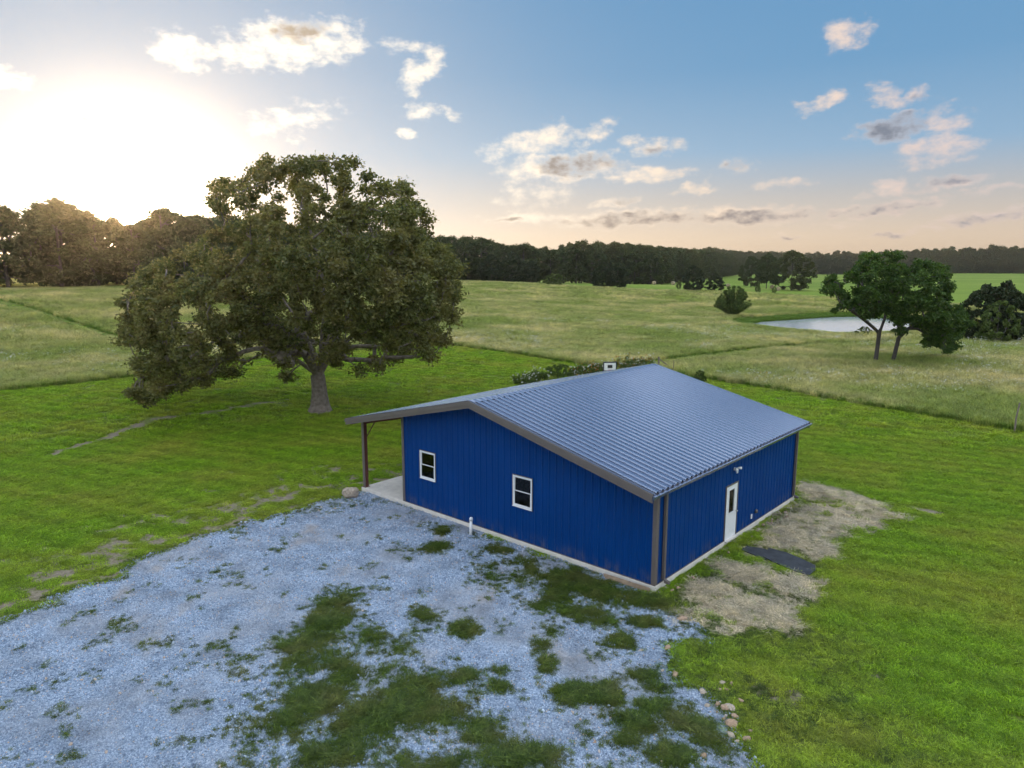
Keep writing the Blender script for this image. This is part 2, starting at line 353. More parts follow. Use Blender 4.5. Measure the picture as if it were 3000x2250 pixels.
_wb = [(735,1300,45,25,1),(720,1345,50,35,1.2),(690,1400,70,40,1.2),(780,1385,55,30,.9),(650,1450,80,40,1),(760,1450,90,45,1),(850,1430,50,40,1),(900,1480,70,40,1),(700,1520,120,50,.9),(820,1540,110,50,1.1),
  (950,1560,90,50,1),(620,1580,80,50,.9),(1010,1500,60,35,1),(1040,1580,60,40,1),(700,1640,160,35,.9),(900,1645,200,30,1),(1150,1645,150,30,1),(1020,1465,35,14,1),
  (1005,1362,25,18,1.2),(920,1335,30,14,1.1),(1085,1455,22,14,1.6),(1075,1487,25,14,1.6),(1245,1503,38,20,1.7),(1320,1505,35,26,1.5),(1400,1465,25,12,1.3),(1420,1490,25,15,1.4),(1410,1530,55,20,1.3),
  (1370,1570,60,32,1.3),(1330,1600,60,30,1.2),(1470,1570,40,25,1.2),(1530,1600,40,40,1.3),(1440,1640,60,25,1.2),(1180,1370,20,20,1.1),(1170,1400,20,25,1.1),(1185,1440,15,18,1.5),
  (1075,1190,34,12,1.2),(1110,1215,40,14,1),(1240,1262,75,22,1.3),(1300,1285,70,18,1.2),(1190,1290,50,25,1),(1260,1330,40,18,1.2),(1310,1352,30,12,1.2),(1345,1385,35,18,1.4),(1420,1302,60,14,1.2),
  (960,1150,22,9,1.2),(945,1187,25,11,1.3),(1390,1350,28,11,1.2),(1130,1250,60,25,.9),(560,1500,30,15,.7),(450,1520,25,12,.8),(520,1555,25,12,.9),(400,1610,40,15,.8),(1060,1225,25,10,1)]
WEED = []
for a, b, rx, ry, k in _wb:
    c = near(K*a, K*b); e = near(K*(a+rx), K*b); f = near(K*a, K*(b-ry)); WEED.append((c[0], c[1], abs(e[0]-c[0])*1.15, abs(f[1]-c[1])*1.15, k))
def weed_raw(x, y):
    v = np.zeros(np.shape(x))
    for cx, cy, rx, ry, k in WEED:
        v = np.maximum(v, k*np.exp(-((x-cx)/rx)**2*.9-((y-cy)/ry)**2*.9))
    return v
def weed_field(x, y):
    return weed_raw(x, y)*1.3+(fbm2(x, y, .7, 5)-.5)*2.6
def gravel_mask(x, y):
    """signed metres inside the gravel, with a ragged edge"""
    d = polydist(x, y, GRAVEL); s = np.where(inpoly(x, y, GRAVEL), d, -d)
    return s+(fbm2(x, y, .9, 4)-.5)*.9
def in_building(x, y, pad=0.0):
    u, v = to_b(x, y); return (u > -pad) & (u < BL+pad) & (v > -pad) & (v < BW+PORCH+pad)
def straw_mask(x, y):
    s = np.full(np.shape(x), -9.)
    for p in STRAW:
        d = polydist(x, y, p); s = np.maximum(s, np.where(inpoly(x, y, p), d, -d))
    u, v = to_b(x, y); strip = np.minimum(np.minimum(v+2.0, -.35-v), np.minimum(u-.6, BL-u))*.5-.12
    return np.maximum(s, strip)+(fbm2(x, y, 1.0, 4)-.5)*1.8
MATS = [near(*q) for q in [(2165,1612),(2188,1597),(2300,1618),(2392,1658),(2394,1678),(2370,1693),(2265,1655),(2205,1632)]]
_dt = [(-22.,43.,2.2,.5),(-18,45,4,.35),(-25,40,2.5,.4)]
WORN = [near(*q) for q in [(160,1330),(250,1298),(300,1290),(420,1235),(560,1215),(700,1192),(840,1172)]]
def dirt_mask(x, y):
    v = np.exp(-(polydist(x, y, WORN, False)/.55)**2)*1.05
    gd = polydist(x, y, GRAVEL)
    v = np.maximum(v, (1-sstep(gd, .6, 9.))*.66*(x < 0)*sstep(fbm2(x, y, 7., 2), .35, .6)) if True else v
    for a, b, r in ((2740,1498,.75),(2310,1795+240,.5),(2265,2030,.6),(1230,1385,.0),(620,1525,.6),(1780/1.0,2600,.1),(2560,1980,.3)):
        if r > 0:
            c = near(a, b); v = np.maximum(v, 1.1*np.exp(-((x-c[0])/r)**2-((y-c[1])/(r*.8))**2))
    return np.clip(v+(fbm2(x, y, .55, 4)-.5)*1.5, 0, 1)

# ------------------------------------------------------------------ materials
def new_mat(name):
    m = bpy.data.materials.new(name); m.use_nodes = True; nt = m.node_tree
    b = nt.nodes['Principled BSDF']; return m, nt, b
def pos_noise(nt, scale, detail=4, rough=.55, coord='POS', stretch=None):
    if coord == 'POS': v = N(nt, 'ShaderNodeNewGeometry').outputs['Position']
    else: v = N(nt, 'ShaderNodeTexCoord').outputs['Object']
    if stretch:
        mm = N(nt, 'ShaderNodeVectorMath', operation='MULTIPLY', n_1=stretch); L(nt, v, mm.inputs[0]); v = mm.outputs[0]
    n = N(nt, 'ShaderNodeTexNoise'); n.inputs['Scale'].default_value = scale; n.inputs['Detail'].default_value = detail
    n.inputs['Roughness'].default_value = rough; L(nt, v, n.inputs['Vector']); return n.outputs['Fac']
def add_bump(nt, b, h, strength=.3, dist=.02):
    n = N(nt, 'ShaderNodeBump'); n.inputs['Strength'].default_value = strength; n.inputs['Distance'].default_value = dist
    L(nt, h, n.inputs['Height']); L(nt, n.outputs[0], b.inputs['Normal'])
def simple(name, col, rough=.5, metal=0., var=.15, scale=6., spec=.5, bump=0., bscale=40., coord='OBJ'):
    m, nt, b = new_mat(name)
    f = pos_noise(nt, scale, 5, .6, coord)
    lo = tuple(c*(1-var) for c in col); hi = tuple(min(1, c*(1+var)) for c in col)
    L(nt, ramp(nt, f, [(.3, lo), (.7, hi)]), b.inputs['Base Color'])
    b.inputs['Roughness'].default_value = rough; b.inputs['Metallic'].default_value = metal; b.inputs['Specular IOR Level'].default_value = spec
    if bump: add_bump(nt, b, pos_noise(nt, bscale, 4, .6, coord), bump, .01)
    return m
def foliage_mat(name, dark, light, trans=.35, patch=None, pscale=.12, inst=0., mow=0.):
    """leaf colour from the 'v' attribute (leaf to leaf) and slow drifts over the place"""
    m, nt, b = new_mat(name); nt.nodes.remove(b); out = nt.nodes['Material Output']
    a = N(nt, 'ShaderNodeAttribute', attribute_name='v').outputs['Fac']
    c = ramp(nt, a, [(0., dark), (1., light)])
    if patch:
        f = pos_noise(nt, pscale, 5, .6)
        c = mixc(nt, smooth(nt, f, .34, .80), c, mixc(nt, a, tuple(x*.7 for x in patch), tuple(min(1, x*1.25) for x in patch)))
    if inst:
        rr = N(nt, 'ShaderNodeObjectInfo').outputs['Random']
        c = mixc(nt, 1., c, ramp(nt, rr, [(0, (1-inst,)*3), (.45, (1, 1, 1)), (1, (1+inst, 1+inst*.9, 1+inst*.5))]), 'MULTIPLY')
    if mow:
        dp = N(nt, 'ShaderNodeVectorMath', operation='DOT_PRODUCT', n_1=(.42, .91, 0)); L(nt, N(nt, 'ShaderNodeNewGeometry').outputs['Position'], dp.inputs[0])
        wv = math_(nt, 'SINE', math_(nt, 'ADD', math_(nt, 'MULTIPLY', dp.outputs['Value'], 4.6), math_(nt, 'MULTIPLY', pos_noise(nt, .25, 3), 6.)))
        c = mixc(nt, 1., c, mixc(nt, math_(nt, 'MULTIPLY_ADD', wv, .5, .5), (1-mow,)*3, (1+mow,)*3), 'MULTIPLY')
    d = N(nt, 'ShaderNodeBsdfDiffuse'); t = N(nt, 'ShaderNodeBsdfTranslucent'); g = N(nt, 'ShaderNodeBsdfGlossy'); g.inputs['Roughness'].default_value = .45
    L(nt, c, d.inputs[0]); L(nt, mixc(nt, 1., c, (1.25, 1.15, .55), 'MULTIPLY'), t.inputs[0]); g.inputs[0].default_value = (.6, .65, .6, 1)
    s = N(nt, 'ShaderNodeMixShader', n_0=trans); L(nt, d.outputs[0], s.inputs[1]); L(nt, t.outputs[0], s.inputs[2])
    s2 = N(nt, 'ShaderNodeMixShader', n_0=.04); L(nt, s.outputs[0], s2.inputs[1]); L(nt, g.outputs[0], s2.inputs[2])
    L(nt, s2.outputs[0], out.inputs[0]); return m

M = {}
M['concrete'] = simple('concrete', (.66, .62, .56), .85, var=.12, scale=2.5, bump=.25, bscale=60)
M['footing'] = simple('footing', (.40, .36, .31), .95, var=.3, scale=5, bump=.6, bscale=14)
def siding():
    m, nt, b = new_mat('blue_steel')
    f = pos_noise(nt, .7, 3, .5, 'OBJ'); c = ramp(nt, f, [(.3, (.00075, .040, .182)), (.7, (.00085, .046, .208))])
    sp = N(nt, 'ShaderNodeSeparateXYZ'); L(nt, N(nt, 'ShaderNodeTexCoord').outputs['Object'], sp.inputs[0])
    k = math_(nt, 'MULTIPLY', smooth(nt, sp.outputs[2], .0, .55, 1, 0), smooth(nt, pos_noise(nt, 3.5, 5, .65, 'OBJ', (1, 1, .5)), .42, .75, 0, .45))
    L(nt, mixc(nt, k, c, (.17, .15, .125)), b.inputs['Base Color'])
    L(nt, ramp(nt, pos_noise(nt, 1.3, 4, .6, 'OBJ'), [(.3, (.36,)*3), (.7, (.52,)*3)]), b.inputs['Roughness']); b.inputs['Specular IOR Level'].default_value = .14
    add_bump(nt, b, pos_noise(nt, 1.1, 2, .5, 'OBJ', (1, 1, .6)), .12, .05); return m
M['blue'] = siding()
M['liner'] = simple('liner', (.28, .27, .26), .9)
M['trim'] = simple('trim_steel', (.135, .115, .108), .45, var=.08, scale=2)
M['white'] = simple('white_vinyl', (.78, .79, .80), .4, var=.03)
M['black'] = simple('black_plastic', (.02, .02, .022), .5)
M['chrome'] = simple('satin_metal', (.55, .55, .55), .3, metal=1.)
M['primer'] = simple('red_primer', (.12, .040, .030), .6, var=.25, scale=8)
M['wood'] = simple('board_wood', (.30, .22, .15), .85, var=.35, scale=4, bump=.4, bscale=18)
M['post'] = simple('post_wood', (.22, .18, .15), .9, var=.3, scale=6, bump=.4, bscale=20)
M['mat'] = simple('rubber', (.035, .04, .048), .7, var=.5, scale=3, bump=.3, bscale=50)
M['rock'] = simple('limestone', (.40, .28, .19), .9, var=.45, scale=7, bump=.8, bscale=16)
M['rock2'] = simple('limestone_pale', (.46, .38, .30), .9, var=.35, scale=5, bump=.7, bscale=18)
M['bark'] = simple('bark', (.175, .145, .12), .95, var=.45, scale=5, bump=1., bscale=9)
M['bark2'] = simple('bark_dark', (.085, .075, .068), .95, var=.4, scale=6, bump=.8, bscale=12)
M['bale'] = simple('hay', (.34, .27, .17), .95, var=.35, scale=7, bump=.8, bscale=20)
def roof_mat():
    m, nt, b = new_mat('roof_steel')
    f = pos_noise(nt, .5, 3, .5, 'OBJ', (1, .25, 1))
    L(nt, ramp(nt, f, [(.3, (.24, .29, .40)), (.7, (.27, .32, .43))]), b.inputs['Base Color'])
    b.inputs['Metallic'].default_value = .75; b.inputs['Roughness'].default_value = .17
    return m
M['roof'] = roof_mat()
def glass_mat():
    m, nt, b = new_mat('window_glass'); nt.nodes.remove(b); out = nt.nodes['Material Output']
    t = N(nt, 'ShaderNodeBsdfTransparent'); t.inputs[0].default_value = (.72, .78, .78, 1)
    g = N(nt, 'ShaderNodeBsdfGlossy'); g.inputs['Roughness'].default_value = .02
    fr = N(nt, 'ShaderNodeFresnel'); fr.inputs[0].default_value = 1.5
    s = N(nt, 'ShaderNodeMixShader'); L(nt, fr.outputs[0], s.inputs[0]); L(nt, t.outputs[0], s.inputs[1]); L(nt, g.outputs[0], s.inputs[2])
    L(nt, s.outputs[0], out.inputs[0]); return m
M['glass'] = glass_mat()
def water_mat():
    m, nt, b = new_mat('pond_water')
    b.inputs['Base Color'].default_value = (.52, .56, .60, 1); b.inputs['Roughness'].default_value = .05; b.inputs['IOR'].default_value = 1.33
    add_bump(nt, b, pos_noise(nt, 1.6, 4, .6, 'POS', (.6, 1.6, 1)), .35, .03); return m
M['water'] = water_mat()

def ground_mat():
    m, nt, b = new_mat('ground_cover')
    at = lambda k: N(nt, 'ShaderNodeAttribute', attribute_name=k).outputs['Fac']
    fine = pos_noise(nt, 7, 6, .7); mid = pos_noise(nt, .55, 5, .6); big = pos_noise(nt, .06, 4, .55); far = pos_noise(nt, .02, 5, .6, 'POS', (.5, 1, 1))
    lawn = ramp(nt, mid, [(.3, (.09, .15, .015)), (.5, (.13, .19, .03)), (.72, (.20, .22, .06))])
    lawn = mixc(nt, .55, lawn, ramp(nt, fine, [(.25, (.04, .06, .01)), (.75, (.26, .30, .07))]))
    mea = ramp(nt, big, [(.3, (.14, .22, .04)), (.5, (.26, .29, .09)), (.68, (.42, .37, .18))])
    mea = mixc(nt, .35, mea, ramp(nt, mid, [(.3, (.07, .11, .02)), (.7, (.30, .26, .13))]))
    hay = ramp(nt, far, [(.3, (.15, .23, .03)), (.55, (.20, .28, .04)), (.75, (.36, .36, .11))])
    dirt = ramp(nt, fine, [(.25, (.12, .10, .065)), (.75, (.34, .29, .22))])
    straw = ramp(nt, fine, [(.25, (.15, .12, .08)), (.75, (.52, .44, .31))])
    c = mixc(nt, at('meadow'), lawn, mea); c = mixc(nt, at('hay'), c, hay)
    dn = math_(nt, 'ADD', at('dirt'), math_(nt, 'MULTIPLY', math_(nt, 'SUBTRACT', pos_noise(nt, 2.2, 5, .7), .5), 1.3)); c = mixc(nt, smooth(nt, dn, .40, .85), c, dirt); c = mixc(nt, at('straw'), c, straw)
    c = mixc(nt, at('bank'), c, (.05, .10, .015)); c = mixc(nt, at('mud'), c, (.10, .085, .06))
    L(nt, c, b.inputs['Base Color']); b.inputs['Roughness'].default_value = .95; b.inputs['Specular IOR Level'].default_value = .1
    add_bump(nt, b, pos_noise(nt, 5, 6, .7), .8, .06); return m
M['ground'] = ground_mat()
def gravel_mat(name, stones):
    m, nt, b = new_mat(name)
    if stones:
        r = N(nt, 'ShaderNodeObjectInfo').outputs['Random']
        c = ramp(nt, r, [(0, (.17, .23, .32)), (.35, (.29, .38, .51)), (.7, (.42, .53, .68)), (.93, (.62, .71, .84)), (.96, (.62, .47, .36)), (1, (.70, .56, .44))])
        c = mixc(nt, smooth(nt, pos_noise(nt, .35, 4, .6), .42, .7, 0, .65), c, (.42, .45, .51)); c = mixc(nt, smooth(nt, pos_noise(nt, .55, 5, .6, 'POS', (1, .6, 1)), .56, .74, 0, .7), c, (.46, .41, .37)); c = mixc(nt, 1., c, ramp(nt, pos_noise(nt, .9, 5, .65), [(.25, (.55,)*3), (.5, (.87,)*3), (.75, (1.08,)*3)]), 'MULTIPLY')
        L(nt, c, b.inputs['Base Color'])
    else:
        v = N(nt, 'ShaderNodeTexVoronoi'); v.inputs['Scale'].default_value = 26
        L(nt, N(nt, 'ShaderNodeNewGeometry').outputs['Position'], v.inputs['Vector'])
        c = ramp(nt, v.outputs['Color'], [(0, (.16, .215, .30)), (.5, (.33, .42, .55)), (1, (.55, .65, .80))])
        c = mixc(nt, smooth(nt, pos_noise(nt, .35, 4, .6), .42, .7, 0, .75), c, (.39, .41, .45)); c = mixc(nt, smooth(nt, pos_noise(nt, .55, 5, .6, 'POS', (1, .6, 1)), .56, .74, 0, .7), c, (.46, .41, .37)); c = mixc(nt, 1., c, ramp(nt, pos_noise(nt, .9, 5, .65), [(.25, (.55,)*3), (.5, (.87,)*3), (.75, (1.08,)*3)]), 'MULTIPLY')
        L(nt, c, b.inputs['Base Color']); add_bump(nt, b, v.outputs['Distance'], 1., .03)
    b.inputs['Roughness'].default_value = .85; b.inputs['Specular IOR Level'].default_value = .25; return m
M['gravel'] = gravel_mat('gravel_bed', False); M['stone'] = gravel_mat('gravel_stones', True)
M['grass'] = foliage_mat('lawn_grass', (.105, .235, .010), (.42, .63, .040), .42, (.41, .44, .065), .22, .32, .10)
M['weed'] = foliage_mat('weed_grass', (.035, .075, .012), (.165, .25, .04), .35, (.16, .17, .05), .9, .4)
M['tall'] = foliage_mat('meadow_grass', (.16, .25, .05), (.44, .49, .16), .42, (.76, .66, .40), .075, .4)
M['edge'] = foliage_mat('meadow_edge', (.08, .17, .02), (.24, .36, .06), .35)
M['bloom'] = simple('white_bloom', (.75, .75, .70), .8, var=.1)
M['orange'] = simple('orange_bloom', (.55, .22, .03), .8, var=.3)
M['straw'] = foliage_mat('straw', (.32, .26, .175), (.98, .90, .73), .25, None, .1, .4)
M['oak'] = foliage_mat('oak_leaf', (.055, .078, .022), (.25, .265, .09), .5, (.24, .205, .08), .35)
M['walnut'] = foliage_mat('walnut_leaf', (.020, .058, .008), (.10, .18, .025), .4)
M['wood_leaf'] = foliage_mat('woodland_leaf', (.022, .045, .014), (.085, .125, .036), .3, (.10, .11, .036), .03)
M['cedar'] = foliage_mat('cedar_needle', (.014, .028, .010), (.045, .070, .022), .15)
M['shrub'] = foliage_mat('shrub_leaf', (.05, .09, .016), (.16, .22, .05), .3)

# ------------------------------------------------------------------ ground
def build_ground():
    R = np.concatenate([[0.01], np.geomspace(2.5, 5500, 430)])
    A = np.concatenate([np.linspace(-62, 62, 760), np.linspace(62, 298, 60)[1:-1]])
    nA, nR = len(A), len(R); a = np.radians(A)
    X = np.sin(a)[None, :]*R[:, None]; Y = np.cos(a)[None, :]*R[:, None]
    Z = terrain(X, Y)
    lawn = inpoly(X, Y, LAWN); path = np.zeros(X.shape, bool)
    for p in PATHS: path |= inpoly(X, Y, p)
    hay = inpoly(X, Y, HAY) | (Y > 345)
    mea = (~lawn & ~path & ~hay).astype(float)
    nb = np.hypot(X, Y-22) < 60
    dirt = np.zeros(X.shape); dirt[nb] = dirt_mask(X[nb], Y[nb])*(gravel_mask(X[nb], Y[nb]) < .3)
    st = np.zeros(X.shape); st[nb] = sstep(straw_mask(X[nb], Y[nb]), -.2, .5)
    pn = np.hypot(X-60, Y-124) < 50; bank = np.zeros(X.shape); mud = np.zeros(X.shape)
    pd = polydist(X[pn], Y[pn], POND); bank[pn] = (1-sstep(pd, 1.0, 4.5)); mud[pn] = (1-sstep(pd, .1, .35))*.6
    i = np.arange(nR-1)[:, None]*nA; j = np.arange(nA)[None, :]; j2 = (j+1) % nA
    f = np.stack([(i+j), (i+j2), (i+nA+j2), (i+nA+j)], -1).reshape(-1, 4)[:, ::-1]
    me = np_mesh('lawn_ground', np.stack([X, Y, Z], -1), f, True,
        {'meadow': mea.ravel(), 'hay': hay.astype(float).ravel(), 'dirt': dirt.ravel(), 'straw': st.ravel(), 'bank': bank.ravel(), 'mud': mud.ravel()}, M['ground'])
    tag(link('ground', me), 'gently rolling lawn, meadow and hay field', kind='structure')
    # pond
    c = np.mean(POND, 0); rim = [(c[0]+(x-c[0])*1.12, c[1]+(y-c[1])*1.12, WATER_Z) for x, y in POND]
    me = np_mesh('pond', rim, [np.array([list(range(len(rim)))])[:, ::-1]], mat=M['water'])
    if me.polygons[0].normal.z < 0: me.flip_normals()
    tag(link('pond', me), 'small pale farm pond beside the walnut trees', kind='structure')
    # gravel bed
    s = .13; gx = np.arange(-34, 15, s); gy = np.arange(4, 36, s); X, Y = np.meshgrid(gx, gy)
    keep = (gravel_mask(X, Y) > 0) & ~in_building(X, Y, -.1)
    Zg = terrain(X, Y)+.012+.035*fbm2(X, Y, 1.1, 3)+.03*sstep(gravel_mask(X, Y), 0, 2)
    kf = keep[:-1, :-1] & keep[1:, :-1] & keep[1:, 1:] & keep[:-1, 1:]
    w = len(gx); ii, jj = np.nonzero(kf); b0 = ii*w+jj
    f = np.stack([b0, b0+1, b0+w+1, b0+w], -1)
    used = np.zeros(X.size, bool); used[f.ravel()] = True; remap = np.cumsum(used)-1
    V = np.stack([X, Y, Zg], -1).reshape(-1, 3)[used]
    tag(link('gravel_drive', np_mesh('gravel_drive', V, remap[f], True, mat=M['gravel'])), 'blue grey crushed stone driveway in front of the blue building', kind='structure')
build_ground()
def gz(x, y): return float(terrain(np.array([float(x)]), np.array([float(y)]))[0])
def gravel_z(x, y): return terrain(x, y)+.012+.035*fbm2(x, y, 1.1, 3)+.03*sstep(gravel_mask(x, y), 0, 2)

# ------------------------------------------------------------------ the blue building
RIDGE_Y, RIDGE_Z, EAVE_Y, EAVE_Z = 7.474, 5.03, -.234, 3.194
LE_Y, LE_Z = 15.15, 3.252
SL_R = (RIDGE_Z-EAVE_Z)/(RIDGE_Y-EAVE_Y); SL_L = (RIDGE_Z-LE_Z)/(LE_Y-RIDGE_Y)
RX0, RX1 = -.72, BL+.72
def roof_z(v): return RIDGE_Z-SL_R*(RIDGE_Y-v) if v < RIDGE_Y else RIDGE_Z-SL_L*(v-RIDGE_Y)
RIB = .3048
def rib_section(u0, u1, depth, minor=.006, bw=.045, tw=.014):
    """corrugated profile between u0 and u1, ribs on a 12 inch module: list of (u, height)"""
    pts = []
    k = math.floor(u0/RIB)-1
    while k*RIB < u1+RIB:
        c = k*RIB
        for du, h in ((-bw, 0), (-tw, depth), (tw, depth), (bw, 0), (.105, 0), (.118, minor), (.132, minor), (.145, 0), (.170, 0), (.183, minor), (.197, minor), (.210, 0)):
            pts.append((c+du, h))
        k += 1
    pts.sort(); us = [p[0] for p in pts]; hs = [p[1] for p in pts]
    res = [(u0, float(np.interp(u0, us, hs)))]+[p for p in pts if u0 < p[0] < u1]+[(u1, float(np.interp(u1, us, hs)))]
    return res
def wall_sheet(u0, u1, top, openings, z0, put, depth, minor=.006):
    sec = rib_section(u0, u1, depth, minor) if depth > 0 else [(u, 0) for u in np.linspace(u0, u1, 12)]
    for o in openings:
        for e in (o[0], o[1]):
            if u0 < e < u1: sec.append((e, float(np.interp(e, [s[0] for s in sorted(sec)], [s[1] for s in sorted(sec)]))))
    sec.sort(); mb = MB()
    for (a, ha), (b, hb) in zip(sec[:-1], sec[1:]):
        if b-a < 1e-6: continue
        mid = (a+b)/2; iv = [(z0, None)]
        for o in openings:
            if o[0] < mid < o[1]: iv = ([(z0, o[2])] if o[2] > z0+.02 else [])+[(o[3], None)]
        for lo, hi in iv:
            mb.add([put(a, ha, lo), put(b, hb, lo), put(b, hb, top(b) if hi is None else hi), put(a, ha, top(a) if hi is None else hi)], [(0, 1, 2, 3)])
    return mb
def build_building():
    root = empty('metal_building', BO, BRZ)
    tag(root, 'blue ribbed metal building with grey ribbed roof and open porch', 'building')
    # concrete
    mb = MB(); mb.box((-.06, -.06, -.32), (BL+.06, BW+PORCH, -.004)); bevel(mb.build('slab', M['concrete'], root), .012)
    rg = random.Random(5); mb = MB()
    for (a, b, side) in [(k*.55, k*.55+.55, 0) for k in range(24)]+[(k*.55, k*.55+.55, 1) for k in range(22)]:
        w = .16+rg.random()*.12; h = -.205+rg.random()*.05
        if side == 0 and a < 12.6: mb.box((-.06-w, a+.001, -.34), (-.061, min(b, 12.9), h))
        if side == 1: mb.box((a+.001, -.06-w, -.34), (min(b, BL), -.061, h))
    tag(mb.build('footing', M['footing'], root), 'rough concrete footing showing along the wall')
    # walls
    win = [(10.13, 11.05, 1.288, 2.447), (5.012, 5.92, 1.288, 2.447)]; door = [(4.886, 5.805, -.05, 2.03)]
    def gable_top(v): return roof_z(v)-.16
    PW = .9144
    for nm, xx, sgn, ops in (('front_wall', 0., -1, win), ('rear_wall', BL, 1, [])):
        putl = lambda u, h, z: (xx-sgn*(.10-h*0), u, z)
        wl = wall_sheet(.12, BW-.12, gable_top, ops, .0, lambda u, h, z: (xx-sgn*.10, u, z), 0).build(nm.split('_')[0]+'_liner', M['liner'], root); wl.name = 'gable_wall'
        n = int(math.ceil(BW/PW))
        for k in range(n):
            a, b = k*PW, min((k+1)*PW, BW)
            if b-a < .05: continue
            wall_sheet(a, b, gable_top, ops, .0, lambda u, h, z: (xx+sgn*(.0+h), u, z), .028).build('wall_panel', M['blue'], wl)
    for nm, yy, sgn, ops, tp in (('side_wall', 0., -1, door, roof_z(0)-.14), ('porch_wall', BW, 1, [(2., 2.92, -.05, 2.03), (4.2, 7.2, -.05, 2.9)], roof_z(BW)-.16)):
        wl = wall_sheet(.12, BL-.12, lambda u: tp, ops, .0, lambda u, h, z: (u, yy-sgn*.10, z), 0).build('side_wall', M['liner'], root)
        n = int(math.ceil(BL/PW)); shared = None
        for k in range(n):
            a, b = k*PW, min((k+1)*PW, BL)
            if b-a < .05: continue
            wall_sheet(a, b, lambda u: tp, ops, .0, lambda u, h, z: (u, yy+sgn*h, z), .028).build('wall_panel', M['blue'], wl)
        if sgn > 0:
            mb = MB().box((2., BW-.05, 0), (2.92, BW-.01, 2.03)); mb.build('porch_door', M['white'], root)
            mb = MB()
            for q in range(5): mb.box((4.2, BW-.05, .58*q), (7.2, BW-.01, .58*q+.57))
            mb.build('garage_door', M['white'], root)
    # corner trims
    for (u, v, su, sv) in ((0, 0, -1, -1), (0, BW, -1, 1), (BL, 0, 1, -1), (BL, BW, 1, 1)):
        o = .036; mb = MB(); t = roof_z(v)-.15
        mb.box((min(u+su*o, u-su*.11), min(v+sv*o, v+sv*(o-.012)), 0), (max(u+su*o, u-su*.11), max(v+sv*o, v+sv*(o-.012)), t))
        mb.box((min(u+su*o, u+su*(o-.012)), min(v+sv*(o-.0125), v-sv*.11), 0), (max(u+su*o, u+su*(o-.012)), max(v+sv*(o-.0125), v-sv*.11), t))
        mb.build('corner_trim', M['trim'], root)
    # base trim
    mb = MB(); mb.box((-.04, .12, .0), (-.029, BW-.12, .03)); mb.build('base_trim', M['trim'], root)
    mb = MB(); mb.box((.12, -.04, .0), (4.83, -.029, .03)); mb.box((5.86, -.04, .0), (BL-.12, -.029, .03)); mb.build('base_trim', M['trim'], root)
    # roof
    mb = MB(); dz = -.15
    mb.add([(RX0+.04, EAVE_Y+.06, roof_z(EAVE_Y+.06)+dz), (RX1-.04, EAVE_Y+.06, roof_z(EAVE_Y+.06)+dz), (RX1-.04, RIDGE_Y, RIDGE_Z+dz), (RX0+.04, RIDGE_Y, RIDGE_Z+dz),
            (RX0+.04, LE_Y-.06, roof_z(LE_Y-.06)+dz), (RX1-.04, LE_Y-.06, roof_z(LE_Y-.06)+dz)], [(0, 1, 2, 3), (3, 2, 5, 4)])
    roof = mb.build('roof', M['liner'], root)
    for side in (0, 1):
        yb, zb = (EAVE_Y, EAVE_Z) if side == 0 else (LE_Y, LE_Z)
        def sheet(width):
            sec = rib_section(.0, width, .075, .0, .075, .05); mb = MB()
            ln = Vector((0, yb-RIDGE_Y, zb-RIDGE_Z)); nrm = Vector((0, -ln.z, ln.y)).normalized(); nrm = nrm if nrm.z > 0 else -nrm
            for (a, ha), (b, hb) in zip(sec[:-1], sec[1:]):
                q = []
                for (u, h, t) in ((a, ha, 0), (b, hb, 0), (b, hb, 1), (a, ha, 1)):
                    p = Vector((u, RIDGE_Y, RIDGE_Z))+ln*t+nrm*(h-.02); q.append(tuple(p))
                mb.add(q, [(0, 1, 2, 3)])
            return mb
        full = None; x = RX0; k = 0
        while x < RX1-.05:
            wd = min(PW, RX1-x)
            if wd > PW-1e-6 and full is not None:
                o = link('roof_panel', full.data, roof)
            else:
                o = sheet(wd).build('roof_panel', M['roof'], roof)
                if wd > PW-1e-6: full = o
            o.location = (x, 0, 0); x += PW; k += 1
    mb = MB(); hw = .17
    mb.prism([(RIDGE_Y-hw, RIDGE_Z-hw*SL_R+.016), (RIDGE_Y, RIDGE_Z+.035), (RIDGE_Y+hw, RIDGE_Z-hw*SL_L+.016), (RIDGE_Y+hw, RIDGE_Z-hw*SL_L+.022), (RIDGE_Y, RIDGE_Z+.043), (RIDGE_Y-hw, RIDGE_Z-hw*SL_R+.022)], 'x', RX0-.02, RX1+.02)
    mb.build('ridge_cap', M['roof'], roof)
    # rake trims: two-step brown fascia with a light top flange
    for xx, sg in ((RX0, -1), (RX1, 1)):
        for (va, vb) in ((EAVE_Y-.02, RIDGE_Y), (RIDGE_Y, LE_Y+.02)):
            for (zt, zb_, o0, o1, nm, mt) in ((.035, -.115, .0, .05, 'rake_trim', 'trim'), (-.116, -.235, .0, .025, 'rake_board', 'trim')):
                za, zc = roof_z(va), roof_z(vb); x0, x1 = sorted((xx+sg*o0, xx+sg*o1))
                mb = MB(); mb.add([(x0, va, za+zb_), (x1, va, za+zb_), (x1, vb, zc+zb_), (x0, vb, zc+zb_), (x0, va, za+zt), (x1, va, za+zt), (x1, vb, zc+zt), (x0, vb, zc+zt)], BOXF)
                mb.build(nm, M[mt], roof)
            mb = MB(); x0, x1 = sorted((xx+sg*.052, xx-sg*.10)); za, zc = roof_z(va)+.036, roof_z(vb)+.036
            mb.add([(x0, va, za), (x1, va, za), (x1, vb, zc), (x0, vb, zc), (x0, va, za+.006), (x1, va, za+.006), (x1, vb, zc+.006), (x0, vb, zc+.006)], BOXF)
            mb.build('rake_flange', M['trim'], roof)
